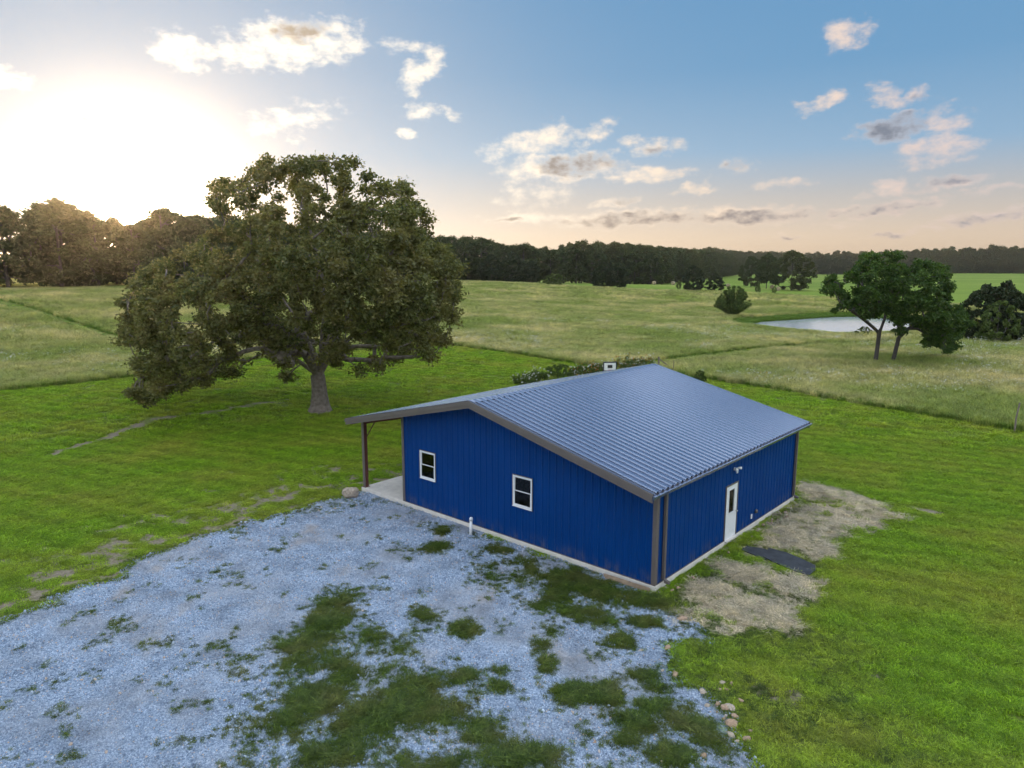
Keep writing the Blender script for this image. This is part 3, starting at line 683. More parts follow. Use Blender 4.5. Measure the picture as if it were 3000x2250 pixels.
    # gutters
    for yy, zz, sg, nm in ((EAVE_Y, EAVE_Z, -1, 'gutter'), (LE_Y, LE_Z, 1, 'gutter')):
        pr = [(yy, zz-.03), (yy+sg*.10, zz-.01), (yy+sg*.115, zz-.03), (yy+sg*.085, zz-.13), (yy-sg*.0, zz-.14)]
        mb = MB(); mb.prism(pr, 'x', RX0-.03, RX1+.03); mb.build(nm, M['roof'], roof)
    mb = MB(); mb.box((RX0+.05, EAVE_Y+.02, EAVE_Z-.16), (RX1-.05, EAVE_Y+.05, EAVE_Z-.02)); mb.build('fascia', M['trim'], roof)
    # downspouts on the side wall
    for u in (.42, BL-.16):
        mb = MB(); mb.box((u-.05, -.125, .10), (u+.05, -.035, EAVE_Z-.22))
        mb.add([(u-.05, -.125, EAVE_Z-.22), (u+.05, -.125, EAVE_Z-.22), (u+.05, -.035, EAVE_Z-.22), (u-.05, -.035, EAVE_Z-.22),
                (u-.05, -.27, EAVE_Z-.13), (u+.05, -.27, EAVE_Z-.13), (u+.05, -.20, EAVE_Z-.13), (u-.05, -.20, EAVE_Z-.13)], BOXF)
        mb.add([(u-.05, -.30, .0), (u+.05, -.30, .0), (u+.05, -.125, .0), (u-.05, -.125, .0), (u-.05, -.30, .06), (u+.05, -.30, .06), (u+.05, -.125, .12), (u-.05, -.125, .12)], BOXF)
        mb.build('downspout', M['trim'], root)
    # windows
    for (a, b, z0, z1) in win:
        fr = MB(); fw = .055
        fr.box((-.055, a, z0), (.02, a+fw, z1)); fr.box((-.055, b-fw, z0), (.02, b, z1))
        fr.box((-.055, a+fw, z0), (.02, b-fw, z0+fw)); fr.box((-.055, a+fw, z1-fw), (.02, b-fw, z1))
        w = fr.build('window', M['white'], root); bevel(w, .006)
        zm = (z0+z1)/2
        for (s0, s1, xo) in ((z0+fw, zm+.02, -.022), (zm-.02, z1-fw, .0)):
            sm = MB(); sw = .03
            sm.box((xo-.018, a+fw, s0), (xo+.01, a+fw+sw, s1)); sm.box((xo-.018, b-fw-sw, s0), (xo+.01, b-fw, s1))
            sm.box((xo-.018, a+fw+sw, s0), (xo+.01, b-fw-sw, s0+sw)); sm.box((xo-.018, a+fw+sw, s1-sw), (xo+.01, b-fw-sw, s1))
            sm.build('sash', M['white'], w)
            MB().box((xo-.006, a+fw+sw, s0+sw), (xo-.002, b-fw-sw, s1-sw)).build('pane', M['glass'], w)
        sl = MB(); sl.box((-.075, a-.01, z0-.02), (-.03, b+.01, z0-.002)); sl.build('sill', M['white'], w)
        jm = MB(); jm.box((-.045, a-.03, z0-.03), (-.03, a-.001, z1+.03)); jm.box((-.045, b+.001, z0-.03), (-.03, b+.03, z1+.03)); jm.box((-.045, a-.001, z1+.001), (-.03, b+.001, z1+.03))
        jm.build('casing', M['trim'], w)
    # door
    a, b, z1 = 4.886, 5.805, 2.03
    d = MB(); la, lb, lz0, lz1 = a+.23, b-.25, .98, 1.86; y0, y1 = -.03, .015
    d.box((a, y0, .0), (la, y1, z1)); d.box((lb, y0, .0), (b, y1, z1)); d.box((la, y0, .0), (lb, y1, lz0)); d.box((la, y0, lz1), (lb, y1, z1))
    dr = d.build('door', M['white'], root)
    MB().box((la, -.012, lz0), (lb, -.006, lz1)).build('pane', M['glass'], dr)
    m = MB(); e = .03
    m.box((la-e, -.04, lz0-e), (la, -.03, lz1+e)); m.box((lb, -.04, lz0-e), (lb+e, -.03, lz1+e)); m.box((la, -.04, lz0-e), (lb, -.03, lz0)); m.box((la, -.04, lz1), (lb, -.03, lz1+e)); m.build('pane_frame', M['white'], dr)
    m = MB(); m.tube([(b-.07, -.03, .95), (b-.07, -.08, .95)], .022, 10); m.tube([(b-.07, -.08, .95), (b-.07, -.115, .95)], [.03, .024], 10); m.build('handle', M['chrome'], dr, True)
    m = MB(); m.box((a-.05, -.045, 0), (a-.001, .0, z1+.05)); m.box((b+.001, -.045, 0), (b+.05, .0, z1+.05)); m.box((a-.001, -.045, z1+.001), (b+.001, .0, z1+.05)); m.build('door_frame', M['trim'], root)
    MB().box((a-.03, -.14, -.035), (b+.03, -.031, -.001)).build('threshold', M['concrete'], root)
    # fittings beside the door
    m = MB(); m.tube([(5.42, -.03, 2.62), (5.42, -.06, 2.62)], .055, 12)
    m.tube([(5.42, -.06, 2.62), (5.35, -.12, 2.66)], .018, 8); m.tube([(5.42, -.06, 2.62), (5.50, -.13, 2.66)], .018, 8); m.tube([(5.42, -.06, 2.62), (5.42, -.13, 2.53)], .016, 8)
    fl = m.build('flood_light', M['white'], root)
    for (p, q) in (((5.33, -.12, 2.66), (5.26, -.22, 2.64)), ((5.52, -.13, 2.66), (5.60, -.23, 2.65)), ((5.42, -.12, 2.54), (5.42, -.17, 2.50))):
        MB().tube([p, q], [.028, .052], 12).build('lamp_head', M['white'], fl, True)
    MB().box((7.17, -.055, .22), (7.27, -.03, .40)).build('outlet_cover', M['white'], root)
    m = MB(); m.tube([(7.62, -.03, .42), (7.62, -.10, .42)], [.075, .07], 14); m.build('vent_hood', M['trim'], root, True)
    # porch posts, beam and braces
    for k, u in enumerate((.12, BL/2, BL-.12)):
        v = BW+2.82; zt = roof_z(v)-.26
        m = MB(); m.box((u-.09, v-.07, 0), (u+.09, v-.055, zt)); m.box((u-.09, v+.055, 0), (u+.09, v+.07, zt)); m.box((u-.012, v-.055, 0), (u+.012, v+.055, zt))
        p = m.build('porch_post', M['primer'], root)
        m = MB(); m.box((u-.105, v-.085, 0), (u-.0905, v+.085, zt)); m.build('post_trim', M['trim'], p)
        MB().box((u-.14, v-.11, -.002), (u+.14, v+.11, .012)).build('base_plate', M['primer'], p)
        m = MB(); m.tube([(u+.02, v-.07, zt-.75), (u+.02, v-.75, zt+.08)], .025, 6); m.build('brace', M['primer'], p)
    m = MB(); v = BW+2.82; m.box((RX0+.1, v-.06, roof_z(v)-.259), (RX1-.1, v+.06, roof_z(v)-.155)); m.build('porch_beam', M['primer'], root)
    for u in (.12, BL/2, BL-.12):
        m = MB(); za, zb = roof_z(BW)-.16, roof_z(BW+2.75)-.16
        m.add([(u-.05, BW+.04, za-.2), (u+.05, BW+.04, za-.2), (u+.05, BW+2.75, zb-.2), (u-.05, BW+2.75, zb-.2), (u-.05, BW+.04, za), (u+.05, BW+.04, za), (u+.05, BW+2.75, zb), (u-.05, BW+2.75, zb)], BOXF); m.build('rafter', M['primer'], root)
    return root
build_building()
def bpt(u, v, z): p = BO+BX*u+BY*v; return (p.x, p.y, z)

# ------------------------------------------------------------------ small things in the yard
def stone_mesh(seed, sub=2, mat=None, flat=.65):
    import bmesh
    bm = bmesh.new(); bmesh.ops.create_icosphere(bm, subdivisions=sub, radius=1)
    r = np.random.default_rng(seed); dirs = r.normal(size=(9, 3)); dirs /= np.linalg.norm(dirs, axis=1)[:, None]; off = .62+.3*r.random(9)
    for v in bm.verts:
        p = np.array(v.co); s = 1.0
        for d, o in zip(dirs, off):
            k = p@d
            if k > o: p = p-d*(k-o)*.85
        p = p*(1+.05*r.normal()); v.co = (p[0], p[1]*.85, p[2]*flat)
    m = bpy.data.meshes.new('stone'); bm.to_mesh(m); bm.free()
    if mat: m.materials.append(mat)
    return m
big = stone_mesh(3, 3, M['rock2'], .7)
gx, gy = near(1026, 1462)
o = link('boulder', big); o.location = (gx, gy+.15, Z0+.22); o.scale = (.40, .34, .42); o.rotation_euler = (0, .1, .5)
tag(o, 'pale limestone boulder beside the porch post at the gravel', 'boulder')
SM = [stone_mesh(20+i, 2, M['rock' if i % 3 else 'rock2']) for i in range(6)]
rs = random.Random(11)
edge_st = [(1878,1909,.10),(1913,1905,.08),(1956,1903,.15),(1940,1968,.08),(1980,1981,.16),(1976,1972,.09),(2115,2003,.11),(2142,2006,.09),(2108,2022,.08),(2059,2033,.14),(2128,2021,.07),(2171,2055,.12),(2072,2071,.13),(2103,2066,.14),
  (2124,2079,.17),(2139,2077,.19),(2153,2102,.13),(2142,2127,.20),(2142,2158,.15),(2197,2145,.10),(2186,2169,.14),(1962,2100,.10),(2036,2129,.11),(1734,2082,.10),(1678,2095,.11),(1741,2180,.11),(2059,2220,.13),(1931,1778,.09),(1998,1816,.20),(2100,2090,.08),(2160,2175,.09),(2120,2110,.09)]
for i, (a, b, s) in enumerate(edge_st):
    x, y = near(a, b); o = link('stone', SM[i % 6]); o.location = (x, y, gz(x, y)+s*.2); s *= .85
    o.scale = (s, s*(.7+.4*rs.random()), s*(.7+.4*rs.random())); o.rotation_euler = (rs.random()*.5, rs.random()*.5, rs.random()*6)
    tag(o, 'tan fieldstone lying loose along the ragged edge between gravel and lawn', 'stone', 'fieldstones along the gravel edge')
for i in range(34):
    u = rs.choice([rs.uniform(6.0, 11.4), rs.uniform(7.5, 10), rs.uniform(.2, 11.6)]); v = -.30-rs.random()*.35; s = .05+rs.random()*.06
    p = bpt(u, v, 0); o = link('stone', SM[i % 6]); o.location = (p[0], p[1], gz(p[0], p[1])+s*.35); o.scale = (s, s*.8, s*.9); o.rotation_euler = (rs.random(), rs.random(), rs.random()*6)
    tag(o, 'small tan stone on the bare soil against the foundation below the door wall', 'stone', 'stones along the foundation')
# white clean-out pipe
x, y = near(1379, 1570); z = gz(x, y)
m = MB(); m.tube([(0, 0, -.1), (0, 0, .60)], .055, 16); pipe = m.build('clean_out_pipe', M['white'], None, True); pipe.location = (x, y, z); pipe.rotation_euler = (0, .03, 0)
m = MB(); m.tube([(0, 0, .60), (0, 0, .70), (0, 0, .735), (0, 0, .745)], [.066, .066, .05, .02], 16); m.build('pipe_cap', M['white'], pipe, True)
tag(pipe, 'white plastic clean-out pipe standing by the blue wall', 'pipe')
# form board at the corner
a, b = Vector((*near(1768, 1694), Z0)), Vector((*near(1902, 1738), Z0)); d = (b-a)
m = MB(); m.box((0, -.02, 0), (d.length, .02, .15)); o = bevel(m.build('form_board', M['wood']), .006)
o.location = (a.x, a.y, Z0+.02); o.rotation_euler = (-.12, 0, math.atan2(d.y, d.x)); tag(o, 'weathered timber form board leaning on the footing at the corner', 'board')
# rubber mats
def mat_sheet(name, pts, z, label):
    q = [near(*p) for p in pts]; n = len(q); m = MB()
    c = np.mean(q, 0)
    vs = [(x, y, gz(x, y)+z+.01*math.sin(3*x+2*y)) for x, y in q]; vs2 = [(x, y, zz+.018) for x, y, zz in vs]
    m.add(vs+vs2, [(i, (i+1) % n, n+(i+1) % n, n+i) for i in range(n)], [(n, n+i, n+i+1) for i in range(1, n-1)]+[(0, i+1, i) for i in range(1, n-1)])
    o = m.build(name, M['mat']); tag(o, label, 'mat', 'rubber mats by the door'); return o
mat_sheet('rubber_mat', [(2171,1612),(2190,1600),(2262,1616),(2244,1642),(2212,1629)], .02, 'smaller black rubber mat tucked under the larger one by the door')
mat_sheet('rubber_mat', [(2234,1634),(2252,1610),(2300,1622),(2345,1640),(2387,1661),(2389,1674),(2370,1689),(2330,1678),(2270,1652)], .045, 'larger black rubber mat lying in the straw below the white door')

# basketball hoop behind the building
def hoop():
    Y = 57.; c = P(1787, 1074, Y); r = empty('basketball_hoop', (c[0], c[1], gz(c[0], c[1])), .05); zz = c[2]-gz(c[0], c[1])
    w, h = .57, .40
    bd = MB().box((-w, -.02, zz-h), (w, .02, zz+h)).build('backboard', M['white'], r)
    m = MB(); t = .09
    m.box((-w, -.026, zz-h), (-w+t, -.021, zz+h)); m.box((w-t, -.026, zz-h), (w, -.021, zz+h)); m.box((-w+t, -.026, zz+h-t), (w-t, -.021, zz+h)); m.box((-w+t, -.026, zz-h), (w-t, -.021, zz-h+t)); m.build('border', M['black'], bd)
    MB().box((-.2, -.026, zz-.12), (.2, -.021, zz+.14)).build('target_square', M['black'], bd)
    m = MB(); ring = [(.21*math.cos(k*math.pi/10), -.30+.21*math.sin(k*math.pi/10), zz-.26) for k in range(21)]; m.tube(ring, .018, 6); m.build('rim', simple('rim_paint', (.35, .03, .07), .5), r)
    m = MB(); m.tube([(0, .35, 0), (0, .30, zz-.6), (0, .04, zz)], .04, 8); m.build('pole', M['black'], r)
    MB().box((-.4, .1, 0), (.4, .8, .16)).build('base', M['black'], r)
    tag(r, 'white basketball backboard with black border behind the roof ridge', 'basketball hoop')
hoop()
# fence posts
def post(px, ytop, ybase, wd, label, lean=0., brace=False, mat='post'):
    x, y, z = ground(px, ybase); h = (ybase-ytop)/F*math.hypot(x, y)*1.02
    m = MB(); m.tube([(0, 0, -.2), (0, 0, h*.5), (lean*h, 0, h)], [wd, wd*.97, wd*.9], 8); o = m.build('fence_post', M[mat]); o.location = (x, y, z)
    if brace:
        m = MB(); m.tube([(0, 0, h*.85), (1.5, .1, .1)], wd*.55, 6); m.build('brace', M[mat], o)
    tag(o, label, 'fence post', 'fence posts along the meadow edge')
post(1929, 1046, 1086, .10, 'stout wooden fence post with a brace behind the roof peak', 0, True)
post(1973, 1056, 1092, .035, 'thin fence post just beyond the braced one by the meadow', 0, False)
post(2972, 1195, 1267, .05, 'thin pale leaning post at the far edge of the mown lawn', .06, False, 'post')

# ------------------------------------------------------------------ trees
def frames(d):
    d = d/np.linalg.norm(d, axis=1)[:, None]
    h = np.where(np.abs(d[:, 2:3]) < .9, np.array([[0, 0, 1.]]), np.array([[1., 0, 0]]))
    u = np.cross(h, d); u /= np.linalg.norm(u, axis=1)[:, None]; return u, np.cross(d, u)
def leaves(cent, rad, per, size, r, droop=.25, flat=.8, shell=.45, aspect=.5, vbase=None):
    """leaf faces spread through clumps; returns verts, quads, v"""
    cent = np.asarray(cent, float); n = len(cent); k = n*per
    c = np.repeat(cent, per, 0); R = np.repeat(np.asarray(rad, float), per)
    dirs = r.normal(size=(k, 3)); dirs /= np.linalg.norm(dirs, axis=1)[:, None]
    rr = R*(shell+(1-shell)*r.random(k))*(r.random(k)**.35)
    # sprays: leaves gather in small rosettes
    off = dirs*rr[:, None]; off[:, 2] *= flat
    p = c+off
    d = dirs*.8+r.normal(size=(k, 3))*.75; d[:, 2] = d[:, 2]*.7-droop; d /= np.linalg.norm(d, axis=1)[:, None]
    u, w = frames(d); a = r.random(k)*2*math.pi
    s = u*np.cos(a)[:, None]+w*np.sin(a)[:, None]; nrm = np.cross(d, s)
    Ls = size*(.65+.7*r.random(k)); W = Ls*aspect*(.8+.4*r.random(k))
    v0 = p-d*(Ls*.5)[:, None]; v2 = p+d*(Ls*.5)[:, None]; v1 = p+s*(W*.5)[:, None]+nrm*(Ls*.12)[:, None]+d*(Ls*.08)[:, None]; v3 = p-s*(W*.5)[:, None]+nrm*(Ls*.12)[:, None]+d*(Ls*.08)[:, None]
    V = np.stack([v0, v1, v2, v3], 1).reshape(-1, 3); q = np.arange(k*4).reshape(-1, 4)
    cv = r.random(n) if vbase is None else vbase
    v = np.clip(.25*np.repeat(cv, per)+.75*r.random(k)**1.3, 0, 1)
    return V, q, np.repeat(v, 4)
class Skel:
    def __init__(s, root): s.p = [np.array(root, float)]; s.par = [-1]
    def path(s, start, pts):
        i = start
        for q in pts: s.p.append(np.array(q, float)); s.par.append(i); i = len(s.p)-1
        return i
    def limb(s, start, pts, step=.5):
        """smooth path through pts from node start"""
        ctrl = [s.p[start]]+[np.array(q, float) for q in pts]; out = []
        for i in range(len(ctrl)-1):
            p0 = ctrl[max(i-1, 0)]; p1 = ctrl[i]; p2 = ctrl[i+1]; p3 = ctrl[min(i+2, len(ctrl)-1)]
            n = max(2, int(np.linalg.norm(p2-p1)/step))
            for k in range(1, n+1):
                t = k/n; out.append(.5*((2*p1)+(-p0+p2)*t+(2*p0-5*p1+4*p2-p3)*t*t+(-p0+3*p1-3*p2+p3)*t**3))
        return s.path(start, out)
    def grow(s, targets, r, minz, step=.6, sag=.1):
        t = np.asarray(targets, float); base = s.p[0]
        order = np.argsort(np.linalg.norm(t-base-np.array([0, 0, minz]), axis=1))
        for i in order:
            q = t[i]; A = np.array(s.p); dv = q-A; dist = np.linalg.norm(dv, axis=1)
            cost = dist+1.2*np.maximum(0, A[:, 2]-q[2])+np.where(A[:, 2]-base[2] < minz, 50, 0)
            j = int(np.argmin(cost)); a = s.p[j]; pv = s.par[j]
            dr = (a-s.p[pv]) if pv >= 0 else np.array([0, 0, 1.]); dr = dr/(np.linalg.norm(dr)+1e-6)
            D = dist[j]; mid = a+dr*D*.35+np.array([0, 0, D*sag])+r.normal(size=3)*D*.06
            n = max(2, int(D/step)); i0 = j
            for k in range(1, n+1):
                tt = k/n; s.p.append((1-tt)**2*a+2*tt*(1-tt)*mid+tt*tt*q); s.par.append(i0); i0 = len(s.p)-1
    def mesh(s, name, r_base, r_tip, mat, power=2.4, flare=1.5, sides=7):
        n = len(s.p); P_ = np.array(s.p); par = np.array(s.par); acc = np.zeros(n); kids = np.zeros(n, int)
        for i in range(1, n): kids[par[i]] += 1
        acc[kids == 0] = 1
        for i in range(n-1, 0, -1): acc[par[i]] += acc[i]
        rad = np.maximum(r_tip, r_base*(acc/acc[0])**(1/power)); h = P_[:, 2]-P_[0, 2]
        rad = rad*(1+(flare-1)*np.exp(-np.maximum(h, 0)/.7)*(acc > acc[0]*.6))
        a = P_[par[1:]]; b = P_[1:]; ra = np.minimum(rad[par[1:]], rad[1:]*1.6); ra = np.where(acc[1:] > .3*acc[par[1:]], rad[par[1:]], ra); rb = rad[1:]
        d = b-a; ln = np.linalg.norm(d, axis=1)[:, None]; u, w = frames(d+1e-9); ang = np.arange(sides)*2*math.pi/sides
        ring = u[:, None, :]*np.cos(ang)[None, :, None]+w[:, None, :]*np.sin(ang)[None, :, None]
        V = np.concatenate([a[:, None, :]+ring*ra[:, None, None], (b+d*.05)[:, None, :]+ring*rb[:, None, None]], 1).reshape(-1, 3)
        e = np.arange(n-1)[:, None]*2*sides; k = np.arange(sides)[None, :]; k2 = (k+1) % sides
        q = np.stack([e+k, e+k2, e+sides+k2, e+sides+k], -1).reshape(-1, 4)
        return np_mesh(name, V, q, True, mat=mat)
def outline_clumps(poly, Yc, depth, n, r, inset=.8, shell=.7, gap=None):
    """clump centres filling a crown whose outline, seen from the yard, is poly (photo pixels); real depth behind and before"""
    pl = [(a*Yc/F, b*Yc/F) for a, b in poly]; xs = [p[0] for p in pl]; ys = [p[1] for p in pl]; res = []
    x = r.uniform(min(xs), max(xs), n*40); y = r.uniform(min(ys), max(ys), n*40)
    ok = inpoly(x, y, pl); x = x[ok]; y = y[ok]; d = polydist(x, y, pl); ok = d > inset*(.6+.6*r.random(len(x)))*np.where(y < min(ys)+3.2, .5, 1.); x = x[ok]; y = y[ok]; d = d[ok]
    dm = depth; vmax = dm*np.sqrt(np.clip(1-(1-np.clip(d/(dm*.9), 0, 1))**2, 0, 1))
    sgn = np.where(r.random(len(x)) < .5, -1, 1); v = np.where(r.random(len(x)) < shell, sgn*vmax*(.8+.2*r.random(len(x))), vmax*r.uniform(-1, 1, len(x)))
    out = []
    for i in range(len(x)):
        if gap is not None and r.random() < gap(x[i]*F/Yc, y[i]*F/Yc): continue
        p = np.array(P(x[i]*F/Yc, y[i]*F/Yc, Yc+v[i]))
        if p[2] < gz(p[0], p[1])+.7: continue
        if len(out) and np.min(np.linalg.norm(np.array(out)-p, axis=1)) < inset*.62: continue
        out.append(p)
        if len(out) >= n: break
    return np.array(out)

def oak():
    r = np.random.default_rng(42); bx, by, bz = ground(938, 1207); Y = by
    poly = [(304,942),(322,890),(369,812),(400,780),(445,745),(500,715),(560,690),(597,640),(592,584),(608,536),(651,508),(754,476),(792,440),(830,427),(862,455),(912,438),(950,454),(1010,452),(1085,470),(1123,470),(1135,519),(1172,525),(1210,555),(1243,552),(1259,606),(1292,633),(1285,666),(1335,720),(1368,774),(1372,888),(1355,942),(1330,997),(1313,1051),(1254,1097),(1215,1060),(1145,1098),(1102,1138),(1050,1125),(1031,1094),(999,1143),(955,1100),
            (905,1060),(868,1130),(825,1138),(790,1100),(770,1050),(727,1045),(716,1132),(651,1135),(624,1165),(554,1200),(521,1165),(467,1213),(418,1200),(348,1176),(337,1121),(369,1040),(331,1013)]
    def gap(px, py): return .45 if py < 640 else .15 if py < 780 else .0
    C = outline_clumps(poly, Y, 11., 680, r, .85, .74, gap)
    s = Skel((bx, by, bz-.1)); top = s.limb(0, [(bx+.02, by, bz+1.3), (bx-.05, by, bz+2.6)])
    B = np.array([bx, by, bz])
    for pts in [[(-1.4,-.2,3.7),(-2.9,-.5,4.7),(-4.6,-.6,5.6),(-7.5,-1,6.2),(-10.5,-1.2,6.4)], [(.2,.1,4.5),(.5,.3,7.5),(.3,.2,10.5),(-.4,0,13.5),(-1.2,.2,16)], [(1.2,.3,4.2),(3.2,.6,6.0),(5.6,.5,7.2),(8,.2,8)],
                [(-.6,-1.8,4.6),(-1.8,-4.4,6.4),(-2.6,-7.2,7.2)], [(.8,1.9,4.8),(1.6,4.6,7.2),(1.8,7.4,8.6)], [(.9,-1.5,4.6),(2.8,-4.0,6.6),(4.4,-6.2,7.4)], [(-.9,1.5,4.8),(-3.4,4.2,7.4),(-6,6.4,8.6)], [(-.7,0,5.2),(-2.6,.6,8.2),(-4.4,.9,11),(-5.6,.6,13)], [(1.0,.2,5.8),(2.8,.4,9),(4.2,.4,12),(5,.2,14)]]:
        s.limb(top, [B+np.array(q) for q in pts])
    s.grow(C, r, 3.0)
    root = empty('oak_tree', (bx, by, bz)); inv = np.array([bx, by, bz])
    me = s.mesh('oak_trunk', .47, .022, M['bark'], 2.2, 1.95, 10); link('trunk', me, root); 
    V, q, v = leaves(C, (.62+.5*r.random(len(C))), 235, .22, r, .25, .75, .35, .62)
    # thin sprays along the outer twigs
    P_ = np.array(s.p); par = np.array(s.par); tw = P_[1:][(np.linalg.norm(P_[1:]-B-np.array([0, 0, 6]), axis=1) > 5.0)]
    tw = tw[r.random(len(tw)) < .5]
    V2, q2, v2 = leaves(tw, np.full(len(tw), .6), 22, .25, r, .3, .9, .2, .62)
    me = np_mesh('oak_crown', np.concatenate([V, V2]), np.concatenate([q, q2+len(V)]), False, {'v': np.concatenate([v, v2])}, M['oak'])
    cr = link('crown', me, root)
    for o in root.children: o.matrix_parent_inverse = Matrix.Translation(-Vector((bx, by, bz)))
    tag(root, 'huge spreading oak tree on the lawn behind the porch', 'tree')
oak()

def walnuts():
    r = np.random.default_rng(9)
    poly = [(2372,862),(2382,827),(2409,806),(2447,797),(2473,812),(2479,795),(2515,750),(2538,739),(2585,733),(2620,725),(2638,745),(2667,730),(2679,748),(2714,750),(2732,765),(2761,759),(2776,780),(2800,803),(2814,830),(2795,871),(2820,886),(2864,915),(2873,944),(2850,974),(2820,991),(2823,1018),(2817,1041),(2791,1047),(2767,1062),(2729,1056),(2747,1033),(2714,1041),(2676,1027),(2690,985),(2664,970),(2644,1008),(2632,997),(2614,965),(2585,940),(2526,955),(2503,920),(2438,932),(2423,925),(2432,886),(2394,874)]
    bl, br = ground(2563, 1069), ground(2613, 1068); Y = (bl[1]+br[1])/2
    C = outline_clumps(poly, Y, 6.5, 330, r, .85, .65)
    px = C[:, 0]/C[:, 1]*F*.98
    left = (C[:, 0]/C[:, 1]) < ray(2608, 850)[0]-(.004*(C[:, 2]-6))
    for nm, b, sel, limbs, lab in (('walnut_tree', bl, left, [[(.1,0,1.6),(.15,0,3.3)], [(.6,.1,4.6),(.9,.2,6.5),(.9,.2,8.6)], [(-.7,-.1,4.0),(-2.4,-.3,5.2),(-4.2,-.4,6.2)]], 'leafy tree with a pale straight trunk nearer the pond side of the pair'),
                                  ('walnut_tree', br, ~left, [[(.25,0,1.5),(.45,0,2.8)], [(.4,.1,4.6),(.6,.2,7),(.9,.1,9)], [(1.2,-.1,3.6),(2.0,-.1,4.3),(3.1,-.1,4.4),(4.4,-.1,3.7),(5.2,-.1,2.6)], [(1.5,.3,5.2),(3.6,.6,7)]], 'leafy tree with a leaning trunk and low drooping branch in the meadow')):
        s = Skel((b[0], b[1], b[2]-.15)); B = np.array(b); top = s.limb(0, [B+np.array(q) for q in limbs[0]])
        for l_ in limbs[1:]: s.limb(top, [B+np.array(q) for q in l_])
        c = C[sel]; s.grow(c, r, 2.4)
        root = empty(nm, b)
        link('trunk', s.mesh('walnut_trunk', .2, .018, M['bark2'], 2.3, 1.3, 7), root)
        V, q, v = leaves(c, .5+.45*r.random(len(c)), 150, .34, r, .45, .75, .3, .45)
        link('crown', np_mesh('walnut_crown', V, q, False, {'v': v}, M['walnut']), root)
        for o in root.children: o.matrix_parent_inverse = Matrix.Translation(-Vector(b))
        tag(root, lab, 'tree', 'pair of trees by the pond')
walnuts()

# --- woodland trees: a few kinds, each a tree with trunk and crown
def wood_kind(seed, h, w, base, nc, per, size, mat, bark, conic=0.):
    r = np.random.default_rng(seed); C = []
    while len(C) < nc:
        t = r.random(); z = base+(h-base)*t
        prof = (math.sin(math.pi*min(1, (t*.86+.13)))**.6)*(1-conic)+conic*(1-t)*1.05
        a = r.random()*6.283; rr = w/2*prof*(.45+.55*r.random()**.4)
        C.append((rr*math.cos(a), rr*math.sin(a), z*(.93+.07*r.random())))
    C = np.array(C); s = Skel((0, 0, -.3)); top = s.limb(0, [(0, 0, base*.6), (.1, 0, base+.15*h), (0, .1, h*.6), (0, 0, h*.88)], 1.2); s.grow(C[::2], r, base*.5, 1.5)
    V, q, v = leaves(C, (.085*h*(.7+.6*r.random(nc)))*(1-.5*conic), per, size, r, .15, .8, .4, .75)
    return s.mesh('wood_trunk', .018*h, .04, M[bark], 2.2, 1.2, 5), np_mesh('wood_crown', V, q, False, {'v': v}, M[mat])
KINDS = [wood_kind(100+i, 20, w, b, 70, 150, .62, 'wood_leaf', 'bark2') for i, (w, b) in enumerate([(12, 1.2), (11, 1.), (13.5, 1.2), (10, 2.2), (12, .8), (14, 1.4)])]
EDGEK = [wood_kind(130+i, 10, w, .4, 120, 130, .45, 'cedar', 'bark2') for i, w in enumerate((8.5, 7.5))]
FIELDK = [wood_kind(160+i, 12, w, b, 130, 140, .5, 'wood_leaf', 'bark2') for i, (w, b) in enumerate(((13, .8), (9, 2.5)))]
CEDK = [wood_kind(140+i, 8, w, .2, 110, 150, .34, 'cedar', 'bark2', c) for i, (w, c) in enumerate(((5.2, .75), (6.2, .45)))]
BUSHK = [wood_kind(150+i, 4, w, .1, 75, 160, .26, 'shrub', 'bark2') for i, w in enumerate((6., 4.5))]
def place_tree(name, kind, loc, h, href, wscale, rz, label, cat, group=None):
    root = empty(name, loc, rz); k = h/href; root.scale = (k*wscale, k*wscale, k)
    link('trunk', kind[0], root); link('crown', kind[1], root); return tag(root, label, cat, group)
TOPS = [(-400,600),(-200,592),(0,590),(60,585),(100,572),(150,566),(205,598),(240,612),(275,600),(330,616),(352,640),(395,652),(445,640),(480,604),(540,612),(580,632),(640,622),(900,650),(1200,680),(1365,688),(1419,693),(1463,711),(1553,711),(1607,719),(1662,710),(1734,699),(1824,713),(1893,719),(1969,726),(2060,730),(2108,738),(2148,750),(2200,754)]
tx = [t[0] for t in TOPS]; ty = [t[1] for t in TOPS]
def px_of(x, y): return 1500+F*x/(y*CP)*1.0
LINE = [P(*q)[:2] for q in [(-700,850,95),(-420,850,118),(-150,850,135),(20,850,140),(200,848,150),(400,843,158),(600,838,190),(1000,831,250),(1365,824,301),(1650,830,325),(1900,834,341),(1990,830,400),(2080,815,520),(2150,810,640)]]
def along(line, step):
    out = []; 
    for (x0, y0), (x1, y1) in zip(line[:-1], line[1:]):
        d = math.hypot(x1-x0, y1-y0); n = max(1, int(d/step))
        for k in range(n): out.append((x0+(x1-x0)*k/n, y0+(y1-y0)*k/n, (x1-x0)/d, (y1-y0)/d))
    return out
def pix(x, y, z):
    dz = z-CAMH; d = y*CP-dz*SP; return 1500+F*x/d, 1125-F*(y*SP+dz*CP)/d
rw = random.Random(3)
def wood_label(px, row):
    r_ = ('front row', 'second row', 'back row')[row]
    for lim, w in ((120, 'of the hazy wood at the picture edge beside the low sun'), (340, 'of the hazy wood just short of the low sun'), (450, 'standing right under the setting sun'), (620, 'between the setting sun and the oak crown'),
                   (1380, 'of the wood mostly hidden behind the oak crown'), (1560, 'of the long wood just past the oak crown'), (1750, 'of the long wood behind the hedge row cedars'), (1940, 'of the long wood behind the hay bales'), (9999, 'at the thin far end of the long wood')):
        if px < lim: return r_+' broadleaf tree '+w
